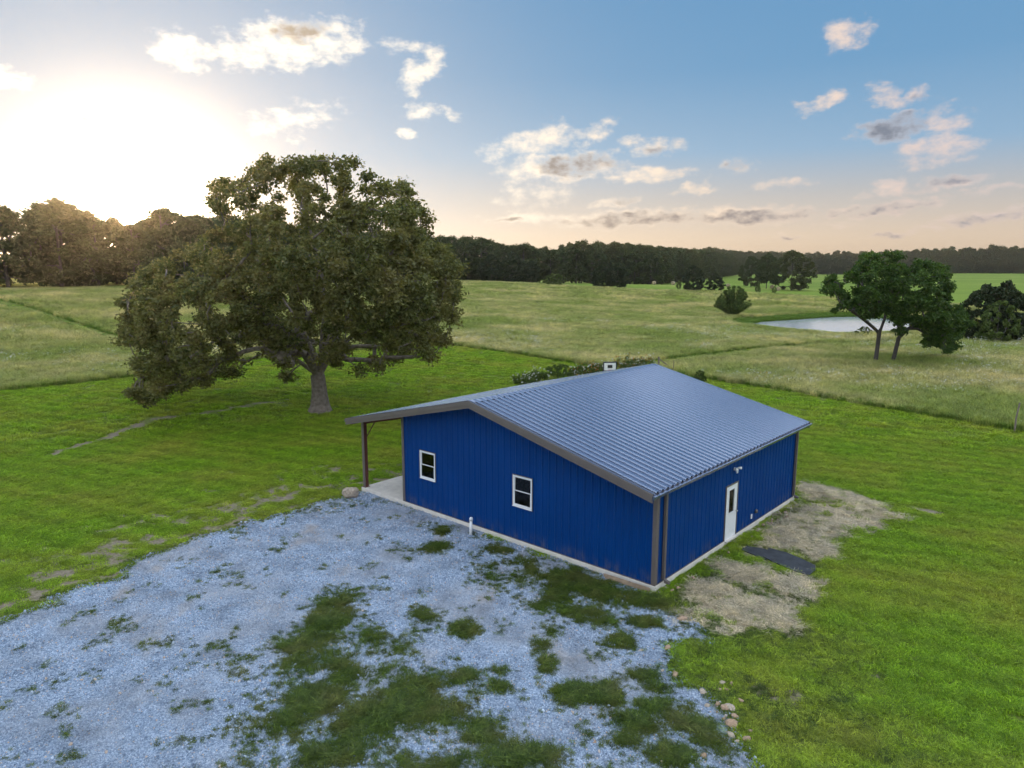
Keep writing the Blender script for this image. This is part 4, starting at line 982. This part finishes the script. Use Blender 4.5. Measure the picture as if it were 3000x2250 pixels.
def woods():
    n = 0
    for row, (off, step) in enumerate(((1.5, 6.2), (8.5, 7.0), (17, 8.5))):
        for (x, y, dx, dy) in along(LINE, step):
            nx, ny = -dy, dx   # away from the meadow
            if nx*x+ny*y < 0: nx, ny = -nx, -ny
            o = off+rw.uniform(-2, 2); X = x+nx*o+dx*rw.uniform(-2, 2); Yy = y+ny*o+dy*rw.uniform(-2, 2); z = gz(X, Yy)
            px, _ = pix(X, Yy, z+10)
            tp = np.interp(px, tx, ty); rx, rz = ray(px, tp); h = CAMH+rz*Yy-z
            h = h*(1.0 if row < 2 else .97)-rw.random()**1.6*h*(.16 if row < 2 else .1)
            h = max(8, min(27, h))
            k = KINDS[rw.randrange(6)]
            place_tree('woodland_tree', k, (X, Yy, z-.1), h, 20, rw.uniform(1.05, 1.4), rw.random()*6.28,
                       wood_label(px, row), 'tree', 'trees of the wood beyond the meadow'); n += 1
woods()
# lower dark trees in front of the wood
for (px, base, top, Y, lab) in ((1440,828,748,292,'low dark rounded tree at the foot of the wood nearest the oak'),(1500,829,741,294,'tallest of three low dark trees at the foot of the wood'),(1555,831,765,296,'smallest of three low dark trees at the foot of the wood')):
    x, y, z = P(px, base, Y); z = gz(x, y); _, rz = ray(px, top); place_tree('edge_tree', EDGEK[px % 2], (x, y, z), CAMH+rz*y-z, 10, 1.15, px, lab, 'tree', 'low trees at the foot of the wood')
def bush(name, kind, href, px, base, top, ws, lab, cat='shrub', group=None, Y=None):
    if Y is None: x, y, z = ground(px, base)
    else: x, y, _ = P(px, base, Y); z = gz(x, y)
    _, rz = ray(px, top); h = CAMH+rz*y-z
    return place_tree(name, kind, (x, y, z-.05), max(.4, h), href, ws, px*.7, lab, cat, group)
bush('cedar_tree', EDGEK[0], 10, 1763, 842, 780, 1.25, 'rounded dark cedar in the hedge row, nearer the oak of two side by side', 'tree', 'cedars along the field edge')
bush('cedar_tree', EDGEK[1], 10, 1808, 843, 774, 1.3, 'taller rounded dark cedar of two side by side in the hedge row', 'tree', 'cedars along the field edge')
bush('wild_shrub', BUSHK[0], 4, 1624, 837, 800, 1.3, 'wide low green shrub at the end of the hay field strip')
bush('cedar_tree', EDGEK[1], 10, 2030, 853, 779, 1.15, 'broad feathery cedar beside the hay bales on the field edge', 'tree', 'cedars along the field edge')
bush('cedar_tree', CEDK[1], 8, 2094, 855, 802, 1.6, 'small dark cone shaped cedar on the field edge', 'tree', 'cedars along the field edge')
bush('field_tree', FIELDK[0], 12, 2200, 840, 753, .8, 'dark round tree standing alone in the hay field beside a larger one', 'tree', 'trees standing in the hay field')
bush('field_tree', FIELDK[1], 12, 2245, 845, 744, .75, 'slender tree between two round trees in the hay field', 'tree', 'trees standing in the hay field')
bush('field_tree', FIELDK[0], 12, 2318, 851, 737, 1.05, 'largest dark round tree standing in the hay field', 'tree', 'trees standing in the hay field')
bush('field_tree', CEDK[0], 8, 2477, 830, 803, 1.2, 'tiny dark tree in the field seen past the walnut leaves', 'tree', 'trees standing in the hay field')
bush('evergreen_tree', EDGEK[0], 10, 2885, 1003, 838, 1.0, 'dark bushy evergreen beside the drooping walnut branch', 'tree')
bush('evergreen_tree', EDGEK[1], 10, 2935, 1006, 826, .8, 'dark bushy evergreen nearer the picture edge behind the walnuts', 'tree')
bush('olive_shrub', BUSHK[1], 4, 2915, 1010, 880, .75, 'silvery green shrub in front of the dark evergreens')
bush('pond_shrub', BUSHK[0], 4, 2530, 986, 955, 1.0, 'low green shrub at the near bank of the pond')
bush('pond_shrub', BUSHK[1], 4, 2620, 985, 962, 1.4, 'low green shrub between the two walnut trunks by the water')
bush('yard_shrub', BUSHK[1], 4, 2050, 1120, 1083, 1.0, 'green shrub showing past the far eave of the roof')
for px, base, top, lab in ((1988,846,820,'young sapling between two hay bales on the fence line'),(2220,858,830,'pale sapling in the field before the round trees'),(2268,860,838,'small sapling in front of two hay bales'),(1922+65,846,838,'tiny')):
    if lab != 'tiny': bush('sapling', BUSHK[1], 4, px, base, top, .55, lab, 'sapling', 'saplings along the field fence')
# vase shaped bush by the pond
def vase_bush():
    r = np.random.default_rng(5); x, y, z = ground(2147, 931); _, rz = ray(2147, 838); H = CAMH+rz*y-z; W = 50/F*y
    s = Skel((0, 0, -.1)); C = []
    for k in range(95):
        a = r.random()*6.283; e = r.random()**.7; tz = H*(.97-.62*e**1.6); rr = W*(.12+.95*e**.8)
        if tz < .8: continue
        q = np.array([rr*math.cos(a), rr*math.sin(a), tz]); s.limb(0, [q*np.array([.25, .25, .45]), q], .6)
        for t in np.linspace(.35, 1, 7): C.append(q*np.array([t**1.4, t**1.4, t]))
    root = empty('vase_bush', (x, y, z)); link('trunk', s.mesh('vase_stems', .12, .02, M['bark2'], 2.2, 1.1, 5), root)
    V, q, v = leaves(np.array(C), np.full(len(C), .42), 55, .24, r, -.3, 1.2, .2, .4); link('crown', np_mesh('vase_crown', V, q, False, {'v': v}, M['shrub']), root)
    tag(root, 'vase shaped bush standing alone on the pond bank', 'bush')
vase_bush()
# hay bales
def bales():
    m = MB(); R, Wd = .8, .65; prof = [(-Wd, 0), (-Wd, R*.55), (-Wd+.03, R*.93), (-Wd+.12, R), (0, R*1.01), (Wd-.12, R), (Wd-.03, R*.93), (Wd, R*.55), (Wd, 0)]; n = 20; vs = []; qs = []
    for (xx, rr) in prof:
        for k in range(n): a = 2*math.pi*k/n; vs.append((xx, rr*math.cos(a), rr*math.sin(a)))
    for i in range(len(prof)-1):
        for k in range(n): qs.append((i*n+k, i*n+(k+1) % n, (i+1)*n+(k+1) % n, (i+1)*n+k))
    m.add(vs, qs); base = m.build('hay_bale', M['bale'], None, True); first = True
    for px, bot, rz, lab in ((1916,834,1.2,'round hay bale standing clear at the foot of the wood'),(1972,835,1.0,'round hay bale half behind saplings near the wood'),(2133,842,1.5,'small looking round hay bale beside the cone shaped cedar'),(2262,846,1.1,'round hay bale of the front pair, nearer the slender field tree'),(2279,852,1.25,'frontmost round hay bale below the largest field tree')):
        o = base if first else link('hay_bale', base.data); first = False
        x, y, z = ground(px, bot); o.location = (x, y, z+.74); o.rotation_euler = (0, 0, rz); tag(o, lab, 'hay bale', 'round bales in the hay field')
bales()

# ------------------------------------------------------------------ scattered ground cover (uncountable): instanced tufts
def clump(name, n, rad, h, wid, lean, seed, mats, seg=2, curl=.3, heads=0.):
    r = np.random.default_rng(seed); a = r.random(n)*6.283; rr = rad*np.sqrt(r.random(n)); p = np.stack([rr*np.cos(a), rr*np.sin(a), np.zeros(n)-.01], 1)
    yaw = r.random(n)*6.283; d = np.stack([np.cos(yaw), np.sin(yaw), np.zeros(n)], 1); out = d*(lean*(.3+r.random(n)))[:, None]
    H = h*(.5+.7*r.random(n)); s = np.stack([-d[:, 1], d[:, 0], np.zeros(n)], 1)*(wid*(.6+.8*r.random(n))*.5)[:, None]
    up = np.array([[0, 0, 1.]]); b0 = p-s; b1 = p+s; m = p+(up+out*.35)*(H*.55)[:, None]; m0 = m-s*.8; m1 = m+s*.8; t = p+(up*(1-curl*.3)+out*(1+curl))*H[:, None]
    V = np.stack([b0, b1, m1, m0, t], 1).reshape(-1, 3); i = np.arange(n)[:, None]*5
    q = i+np.array([[0, 1, 2, 3]]); tr = i+np.array([[3, 2, 4]])
    v = np.repeat(np.clip(r.random(n)**1.2, 0, 1), 5)
    o = bpy.data.objects.new(name, np_mesh(name, V, [q, tr], False, {'v': v}, mats)); return o
def lib(name, obs):
    c = bpy.data.collections.new(name)
    for i, o in enumerate(obs): o.name = '%s_%02d' % (name, i); c.objects.link(o)
    return c
def scatter(name, x, y, z, rot, scl, idx, coll, label, kind='stuff'):
    n = len(x); me = bpy.data.meshes.new(name); me.vertices.add(n); me.vertices.foreach_set('co', np.stack([x, y, z], 1).astype(np.float32).ravel())
    a = me.attributes.new('ro', 'FLOAT_VECTOR', 'POINT'); a.data.foreach_set('vector', np.asarray(rot, np.float32).ravel())
    a = me.attributes.new('sl', 'FLOAT_VECTOR', 'POINT'); a.data.foreach_set('vector', np.asarray(scl, np.float32).ravel())
    a = me.attributes.new('ix', 'INT', 'POINT'); a.data.foreach_set('value', np.asarray(idx, np.int32))
    o = link(name, me); ng = bpy.data.node_groups.new(name, 'GeometryNodeTree')
    ng.interface.new_socket('Geometry', in_out='INPUT', socket_type='NodeSocketGeometry'); ng.interface.new_socket('Geometry', in_out='OUTPUT', socket_type='NodeSocketGeometry')
    gi = ng.nodes.new('NodeGroupInput'); go = ng.nodes.new('NodeGroupOutput'); ip = ng.nodes.new('GeometryNodeInstanceOnPoints'); ci = ng.nodes.new('GeometryNodeCollectionInfo')
    ci.inputs['Collection'].default_value = coll; ci.inputs['Separate Children'].default_value = True; ci.inputs['Reset Children'].default_value = True
    def na(k, t): q = ng.nodes.new('GeometryNodeInputNamedAttribute'); q.data_type = t; q.inputs[0].default_value = k; return q.outputs[0]
    er = ng.nodes.new('FunctionNodeEulerToRotation'); l = ng.links.new
    l(gi.outputs[0], ip.inputs['Points']); l(ci.outputs[0], ip.inputs['Instance']); ip.inputs['Pick Instance'].default_value = True
    l(na('ix', 'INT'), ip.inputs['Instance Index']); l(na('ro', 'FLOAT_VECTOR'), er.inputs[0]); l(er.outputs[0], ip.inputs['Rotation']); l(na('sl', 'FLOAT_VECTOR'), ip.inputs['Scale']); l(ip.outputs[0], go.inputs[0])
    md = o.modifiers.new('scatter', 'NODES'); md.node_group = ng; tag(o, label, kind=kind); return o
def wedge(n, r0, r1, half=46., r=rng, pw=2.):
    a = np.radians(r.uniform(-half, half, n)); R = (r0**pw+(r1**pw-r0**pw)*r.random(n))**(1/pw); return R*np.sin(a), R*np.cos(a)
def rot3(n, tilt=.12): return np.stack([rng.normal(size=n)*tilt, rng.normal(size=n)*tilt, rng.random(n)*6.283], 1)
def scl3(n, lo, hi, zl=.8, zh=1.2): s = rng.uniform(lo, hi, n); return np.stack([s, s, s*rng.uniform(zl, zh, n)], 1)

LAWN_C = lib('lawn_tuft', [clump('t', 95, .20, .075, .012, .9, 300+i, M['grass'], curl=.6) for i in range(5)])
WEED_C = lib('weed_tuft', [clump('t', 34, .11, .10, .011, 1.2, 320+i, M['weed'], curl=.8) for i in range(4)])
TALL_C = lib('meadow_tuft', [clump('t', 90, .38, .75, .016, .35, 340+i, M['tall'], curl=.5) for i in range(6)])
EDGE_C = lib('edge_tuft', [clump('t', 110, .32, .5, .018, .45, 360+i, M['edge'], curl=.6) for i in range(3)])
STRAW_C = lib('straw_tuft', [clump('t', 90, .24, .12, .010, 1.5, 380+i, M['straw'], curl=.6) for i in range(5)])
def bloom_clump(seed, mat):
    r = np.random.default_rng(seed); V = []; T = []
    for k in range(12):
        c = np.array([*(r.normal(size=2)*.3), .55+.3*r.random()]); s = .035+.03*r.random(); a = r.random()*6
        V += [c+s*np.array([math.cos(a+j*2.09), math.sin(a+j*2.09), .3*r.normal()]) for j in range(3)]; T.append((3*k, 3*k+1, 3*k+2))
    return bpy.data.objects.new('b', np_mesh('bloom', np.array(V), np.array(T), mat=mat))
BLOOM_C = lib('bloom_tuft', [bloom_clump(400+i, M['bloom']) for i in range(3)]+[bloom_clump(410, M['orange'])])
STONE_C = lib('gravel_stone', [bpy.data.objects.new('s', stone_mesh(500+i, 1, M['stone'], .6)) for i in range(6)])

def lawn_grass():
    xs, ys, ss = [], [], []
    for (n, r0, r1, lo, hi) in ((135000, 11, 48, .8, 1.35), (42000, 46, 95, 1.5, 2.6)):
        x, y = wedge(n, r0, r1, 56. if r0 < 20 else 47.)
        ok = inpoly(x, y, LAWN) & ~in_building(x, y, .12)
        g = gravel_mask(x, y); ok &= g < .02
        nr = np.hypot(x, y-22) < 60
        dm = np.zeros(len(x)); dm[nr] = dirt_mask(x[nr], y[nr]); st = np.full(len(x), -9.); st[nr] = straw_mask(x[nr], y[nr])
        ok &= ~inpoly(x, y, MATS); ok &= rng.random(len(x)) > np.clip(dm*1.12, 0, .985); ok &= rng.random(len(x)) > sstep(st, -.3, .4)*.93
        x, y = x[ok], y[ok]; xs.append(x); ys.append(y); ss.append(rng.uniform(lo, hi, len(x)))
    for p in PATHS:
        c = np.array(p); x = rng.uniform(c[:, 0].min(), c[:, 0].max(), 9000); y = rng.uniform(c[:, 1].min(), c[:, 1].max(), 9000); ok = inpoly(x, y, p)
        xs.append(x[ok]); ys.append(y[ok]); ss.append(rng.uniform(1.3, 2., ok.sum()))
    x = np.concatenate(xs); y = np.concatenate(ys); s = np.concatenate(ss); n = len(x)
    scatter('lawn_grass', x, y, terrain(x, y), rot3(n, .1), np.stack([s, s, s*rng.uniform(.7, 1.3, n)], 1), rng.integers(0, 5, n), LAWN_C, 'short mown grass of the lawn')
lawn_grass()
def meadow_grass():
    xs, ys, ss = [], [], []
    for (n, r0, r1, lo, hi) in ((60000, 38, 100, .8, 1.25), (60000, 95, 180, 1.0, 1.6), (50000, 170, 350, 1.3, 2.2)):
        x, y = wedge(n, r0, r1, 45)
        ok = ~inpoly(x, y, LAWN) & ~inpoly(x, y, HAY)
        for p in PATHS: ok &= ~inpoly(x, y, p)
        ok &= ~inpoly(x, y, POND) & (polydist(x, y, POND) > 4.)
        x, y = x[ok], y[ok]; xs.append(x); ys.append(y); ss.append(rng.uniform(lo, hi, len(x)))
    x = np.concatenate(xs); y = np.concatenate(ys); s = np.concatenate(ss); n = len(x)
    hh = (.62+.75*fbm2(x, y, 14, 3))*.85*np.minimum(1, 1.3/s)
    scatter('meadow_grass', x, y, terrain(x, y), rot3(n, .1), np.stack([s, s, s*hh], 1), rng.integers(0, 6, n), TALL_C, 'tall seeding grass of the unmown meadow')
    # greener fringe along the mown edge and round the pond
    ex, ey = [], []
    for (x0, y0, dx, dy) in along(LAWN_E, .16):
        ex.append(x0+rng.normal()*.1-dy*0); ey.append(y0+abs(rng.normal())*.55)
    for p in PATHS:
        for (x0, y0, dx, dy) in along(p, .35): ex.append(x0+rng.normal()*.25); ey.append(y0+rng.normal()*.25)
    for k in range(3500):
        a = rng.random()*6.283; i = rng.integers(len(POND)); q = POND[i]; q2 = POND[(i+1) % len(POND)]; t = rng.random(); c = np.mean(POND, 0); bx = q[0]+(q2[0]-q[0])*t; by = q[1]+(q2[1]-q[1])*t
        v = np.array([bx-c[0], by-c[1]]); v /= np.linalg.norm(v); dd = .15+abs(rng.normal())*2.2; ex.append(bx+v[0]*dd); ey.append(by+v[1]*dd)
    x = np.array(ex); y = np.array(ey); ok = ~inpoly(x, y, POND) & ~in_building(x, y, .3); x, y = x[ok], y[ok]; n = len(x)
    scatter('fringe_grass', x, y, terrain(x, y), rot3(n, .1), scl3(n, .6, 1.2, .6, 1.1), rng.integers(0, 3, n), EDGE_C, 'green grass fringe along mown edges and pond bank')
    x, y = wedge(5200, 42, 120, 44); f = fbm2(x, y, 12, 3); ok = ~inpoly(x, y, LAWN) & (f > .5) & ~inpoly(x, y, POND)
    for p in PATHS: ok &= ~inpoly(x, y, p)
    x, y = x[ok], y[ok]; n = len(x)
    scatter('wildflowers', x, y, terrain(x, y)+.05, rot3(n, .1), scl3(n, .7, 1.2), np.where(rng.random(n) < .93, rng.integers(0, 3, n), 3), BLOOM_C, 'small white wildflowers in the meadow grass')
LAWN_E = LAWN_EDGE
meadow_grass()
def gravel_stones():
    x = rng.uniform(-30, 13, 620000); y = rng.uniform(8, 35, 620000)
    a = np.abs(np.arctan2(x, y)) < math.radians(46); x, y = x[a], y[a]
    g = gravel_mask(x, y); w = weed_field(x, y)
    ok = (g > -.12) & ~in_building(x, y, .05) & (rng.random(len(x)) > sstep(w, .9, 1.6)*.4)
    R = np.hypot(x, y); ok &= rng.random(len(x)) < np.clip((19/R)**1.2, .2, 1)
    x, y = x[ok], y[ok]; n = len(x); R = np.hypot(x, y); s = (.014+.017*rng.random(n)**2)*np.clip((R/19)**.5, 1, 1.35); s = np.where(rng.random(n) < .03, s*1.8, s)
    scatter('gravel_stones', x, y, gravel_z(x, y)+s*.25, rng.random((n, 3))*6.28, np.stack([s, s*rng.uniform(.7, 1, n), s], 1), rng.integers(0, 6, n), STONE_C, 'loose crushed stone of the driveway')
gravel_stones()
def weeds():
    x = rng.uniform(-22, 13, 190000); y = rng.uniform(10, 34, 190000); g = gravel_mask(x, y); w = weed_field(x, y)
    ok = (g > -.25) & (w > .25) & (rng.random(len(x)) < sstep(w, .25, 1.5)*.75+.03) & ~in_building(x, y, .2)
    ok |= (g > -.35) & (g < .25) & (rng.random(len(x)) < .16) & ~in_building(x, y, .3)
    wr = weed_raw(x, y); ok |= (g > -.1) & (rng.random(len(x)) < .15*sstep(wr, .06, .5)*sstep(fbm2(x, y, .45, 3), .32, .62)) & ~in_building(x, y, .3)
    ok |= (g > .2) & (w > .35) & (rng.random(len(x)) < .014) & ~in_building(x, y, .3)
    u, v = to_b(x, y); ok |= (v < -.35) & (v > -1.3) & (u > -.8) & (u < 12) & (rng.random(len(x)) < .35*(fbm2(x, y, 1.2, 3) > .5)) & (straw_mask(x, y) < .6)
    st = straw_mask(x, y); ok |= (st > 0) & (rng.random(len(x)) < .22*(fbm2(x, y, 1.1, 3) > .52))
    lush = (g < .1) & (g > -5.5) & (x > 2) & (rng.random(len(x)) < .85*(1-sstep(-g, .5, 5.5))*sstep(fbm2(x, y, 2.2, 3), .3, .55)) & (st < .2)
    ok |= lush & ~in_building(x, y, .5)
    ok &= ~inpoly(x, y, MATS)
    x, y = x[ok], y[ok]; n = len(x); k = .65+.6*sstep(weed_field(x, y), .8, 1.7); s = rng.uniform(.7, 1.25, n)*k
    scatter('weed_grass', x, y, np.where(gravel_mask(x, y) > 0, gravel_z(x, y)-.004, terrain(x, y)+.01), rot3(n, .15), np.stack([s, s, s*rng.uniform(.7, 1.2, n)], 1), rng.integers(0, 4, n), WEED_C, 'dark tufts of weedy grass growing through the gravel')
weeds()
def straw():
    x = rng.uniform(3, 25, 60000); y = rng.uniform(14, 34, 60000); s = straw_mask(x, y); f = fbm2(x, y, 1.5, 3)
    ok = (s > -.1) & ~in_building(x, y, .3) & (rng.random(len(x)) < .42*sstep(s, -.1, .9)*(.12+1.4*sstep(f, .36, .64)))
    ok &= ~inpoly(x, y, MATS)
    x, y, f = x[ok], y[ok], f[ok]; n = len(x); sc_ = rng.uniform(.7, 1.35, n)
    scatter('straw', x, y, terrain(x, y)+.01+.035*sstep(f, .4, .8)*rng.random(n), rot3(n, .10), np.stack([sc_, sc_, sc_*rng.uniform(.12, .40, n)], 1), rng.integers(0, 5, n), STRAW_C, 'loose pale straw strewn beside the building')
straw()

# shrubs and flowers in the bed behind the building
def flower_bush(px, base, top, half, lab, mats, seed, name='flower_bush'):
    r = np.random.default_rng(seed); x, y, z = ground(px, base); _, rz = ray(px, top); H = CAMH+rz*y-z; W = half/F*y
    C = []; s = Skel((0, 0, -.05))
    for k in range(46):
        a = r.random()*6.283; e = math.sqrt(r.random()); C.append((W*e*math.cos(a), W*.8*e*math.sin(a), H*(.35+.55*r.random())*(1-.35*e*e)))
    C = np.array(C); s.grow(C[::3], r, 0., .4); root = empty(name, (x, y, z)); link('stems', s.mesh('stems', .05, .012, M['bark2'], 2.2, 1., 5), root)
    V, q, v = leaves(C, np.full(len(C), .24*max(1, H/1.5)), 60, .13, r, .0, 1.1, .3, .5); link('foliage', np_mesh('bush_leaves', V, q, False, {'v': v}, M['shrub']), root)
    for mt in mats:
        k = 70; i = r.integers(0, len(C), k); Q = C[i]*np.array([1.05, 1.05, 1.12])+r.normal(size=(k, 3))*.2; V, q, v = leaves(Q, np.full(k, .05), 4, .09, r, 0, 1, .2, .9)
        link('blossom', np_mesh('blossom', V, q, False, None, M[mt]), root)
    tag(root, lab, 'bush', 'bushes in the bed behind the building')
flower_bush(1635, 1112, 1062, 40, 'dense dark green shrub showing above the porch roof', [], 61, 'garden_shrub')
flower_bush(1535, 1126, 1094, 34, 'low weedy shrub at the near end of the flower bed', ['bloom'], 66)
flower_bush(1580, 1120, 1082, 34, 'weedy upright shrub beside the dense dark one', ['bloom'], 62)
flower_bush(1700, 1108, 1070, 40, 'low flowering bush with yellow orange blooms short of the backboard', ['orange', 'bloom'], 63)
flower_bush(1742, 1108, 1064, 36, 'flowering bush touching the near side of the backboard', ['bloom', 'orange'], 67)
flower_bush(1838, 1105, 1036, 46, 'largest flowering bush with white and orange blooms past the backboard', ['bloom', 'orange'], 64)
flower_bush(1885, 1103, 1040, 40, 'tall flowering bush right beside the roof peak', ['bloom', 'orange', 'bloom'], 68)
flower_bush(1772, 1104, 1056, 34, 'flowering bush just behind the basketball backboard', ['bloom'], 65)

# far woods that read as one mass
def far_woods():
    xs, ys, hs = [], [], []
    def strip(pts, rows, step, h):
        h *= 1.35
        ln = [P(*q)[:2] for q in pts]
        for k in range(rows):
            for (x, y, dx, dy) in along(ln, step):
                v = math.hypot(x, y); o = k*step*.9+rw.uniform(-4, 4); xs.append(x+x/v*o+rw.uniform(-3, 3)); ys.append(y+y/v*o); hs.append(h*rw.uniform(.75, 1.1))
    strip([(2060,806,700),(2150,803,800),(2300,803,850),(2500,805,820),(2700,803,760)], 4, 9, 19)
    strip([(2700,801,760),(2800,801,705),(3000,801,690),(3300,801,680)], 4, 9, 19)
    strip([(2790,801,715),(2830,801,712),(2860,801,712)], 1, 10, 20)
    strip([(1900,790,1250),(2200,790,1350),(2500,790,1400),(2800,790,1400),(3200,790,1300)], 5, 20, 24)
    x = np.array(xs); y = np.array(ys); h = np.array(hs)/20; n = len(x)
    c = lib('far_crown', [bpy.data.objects.new('f', k[1]) for k in KINDS])
    scatter('far_woods', x, y, terrain(x, y)-1.0, rot3(n, 0), np.stack([h*1.2, h*1.2, h], 1), rng.integers(0, 6, n), c, 'distant dark woods along the horizon')
far_woods()

# ------------------------------------------------------------------ evening air
HAZE, HAZE_G = .00025, .84
def haze():
    lo, hi = (-1500, -400, -30), (2200, 2600, 44)
    m = bpy.data.materials.new('haze'); m.use_nodes = True; nt = m.node_tree; nt.nodes.clear(); out = N(nt, 'ShaderNodeOutputMaterial')
    v = N(nt, 'ShaderNodeVolumePrincipled'); v.inputs['Color'].default_value = (1.0, .84, .66, 1); v.inputs['Density'].default_value = HAZE; v.inputs['Anisotropy'].default_value = HAZE_G
    L(nt, v.outputs[0], out.inputs['Volume']); o = MB().box(lo, hi).build('haze', m); tag(o, 'thin warm evening haze in the air', kind='stuff')
haze()
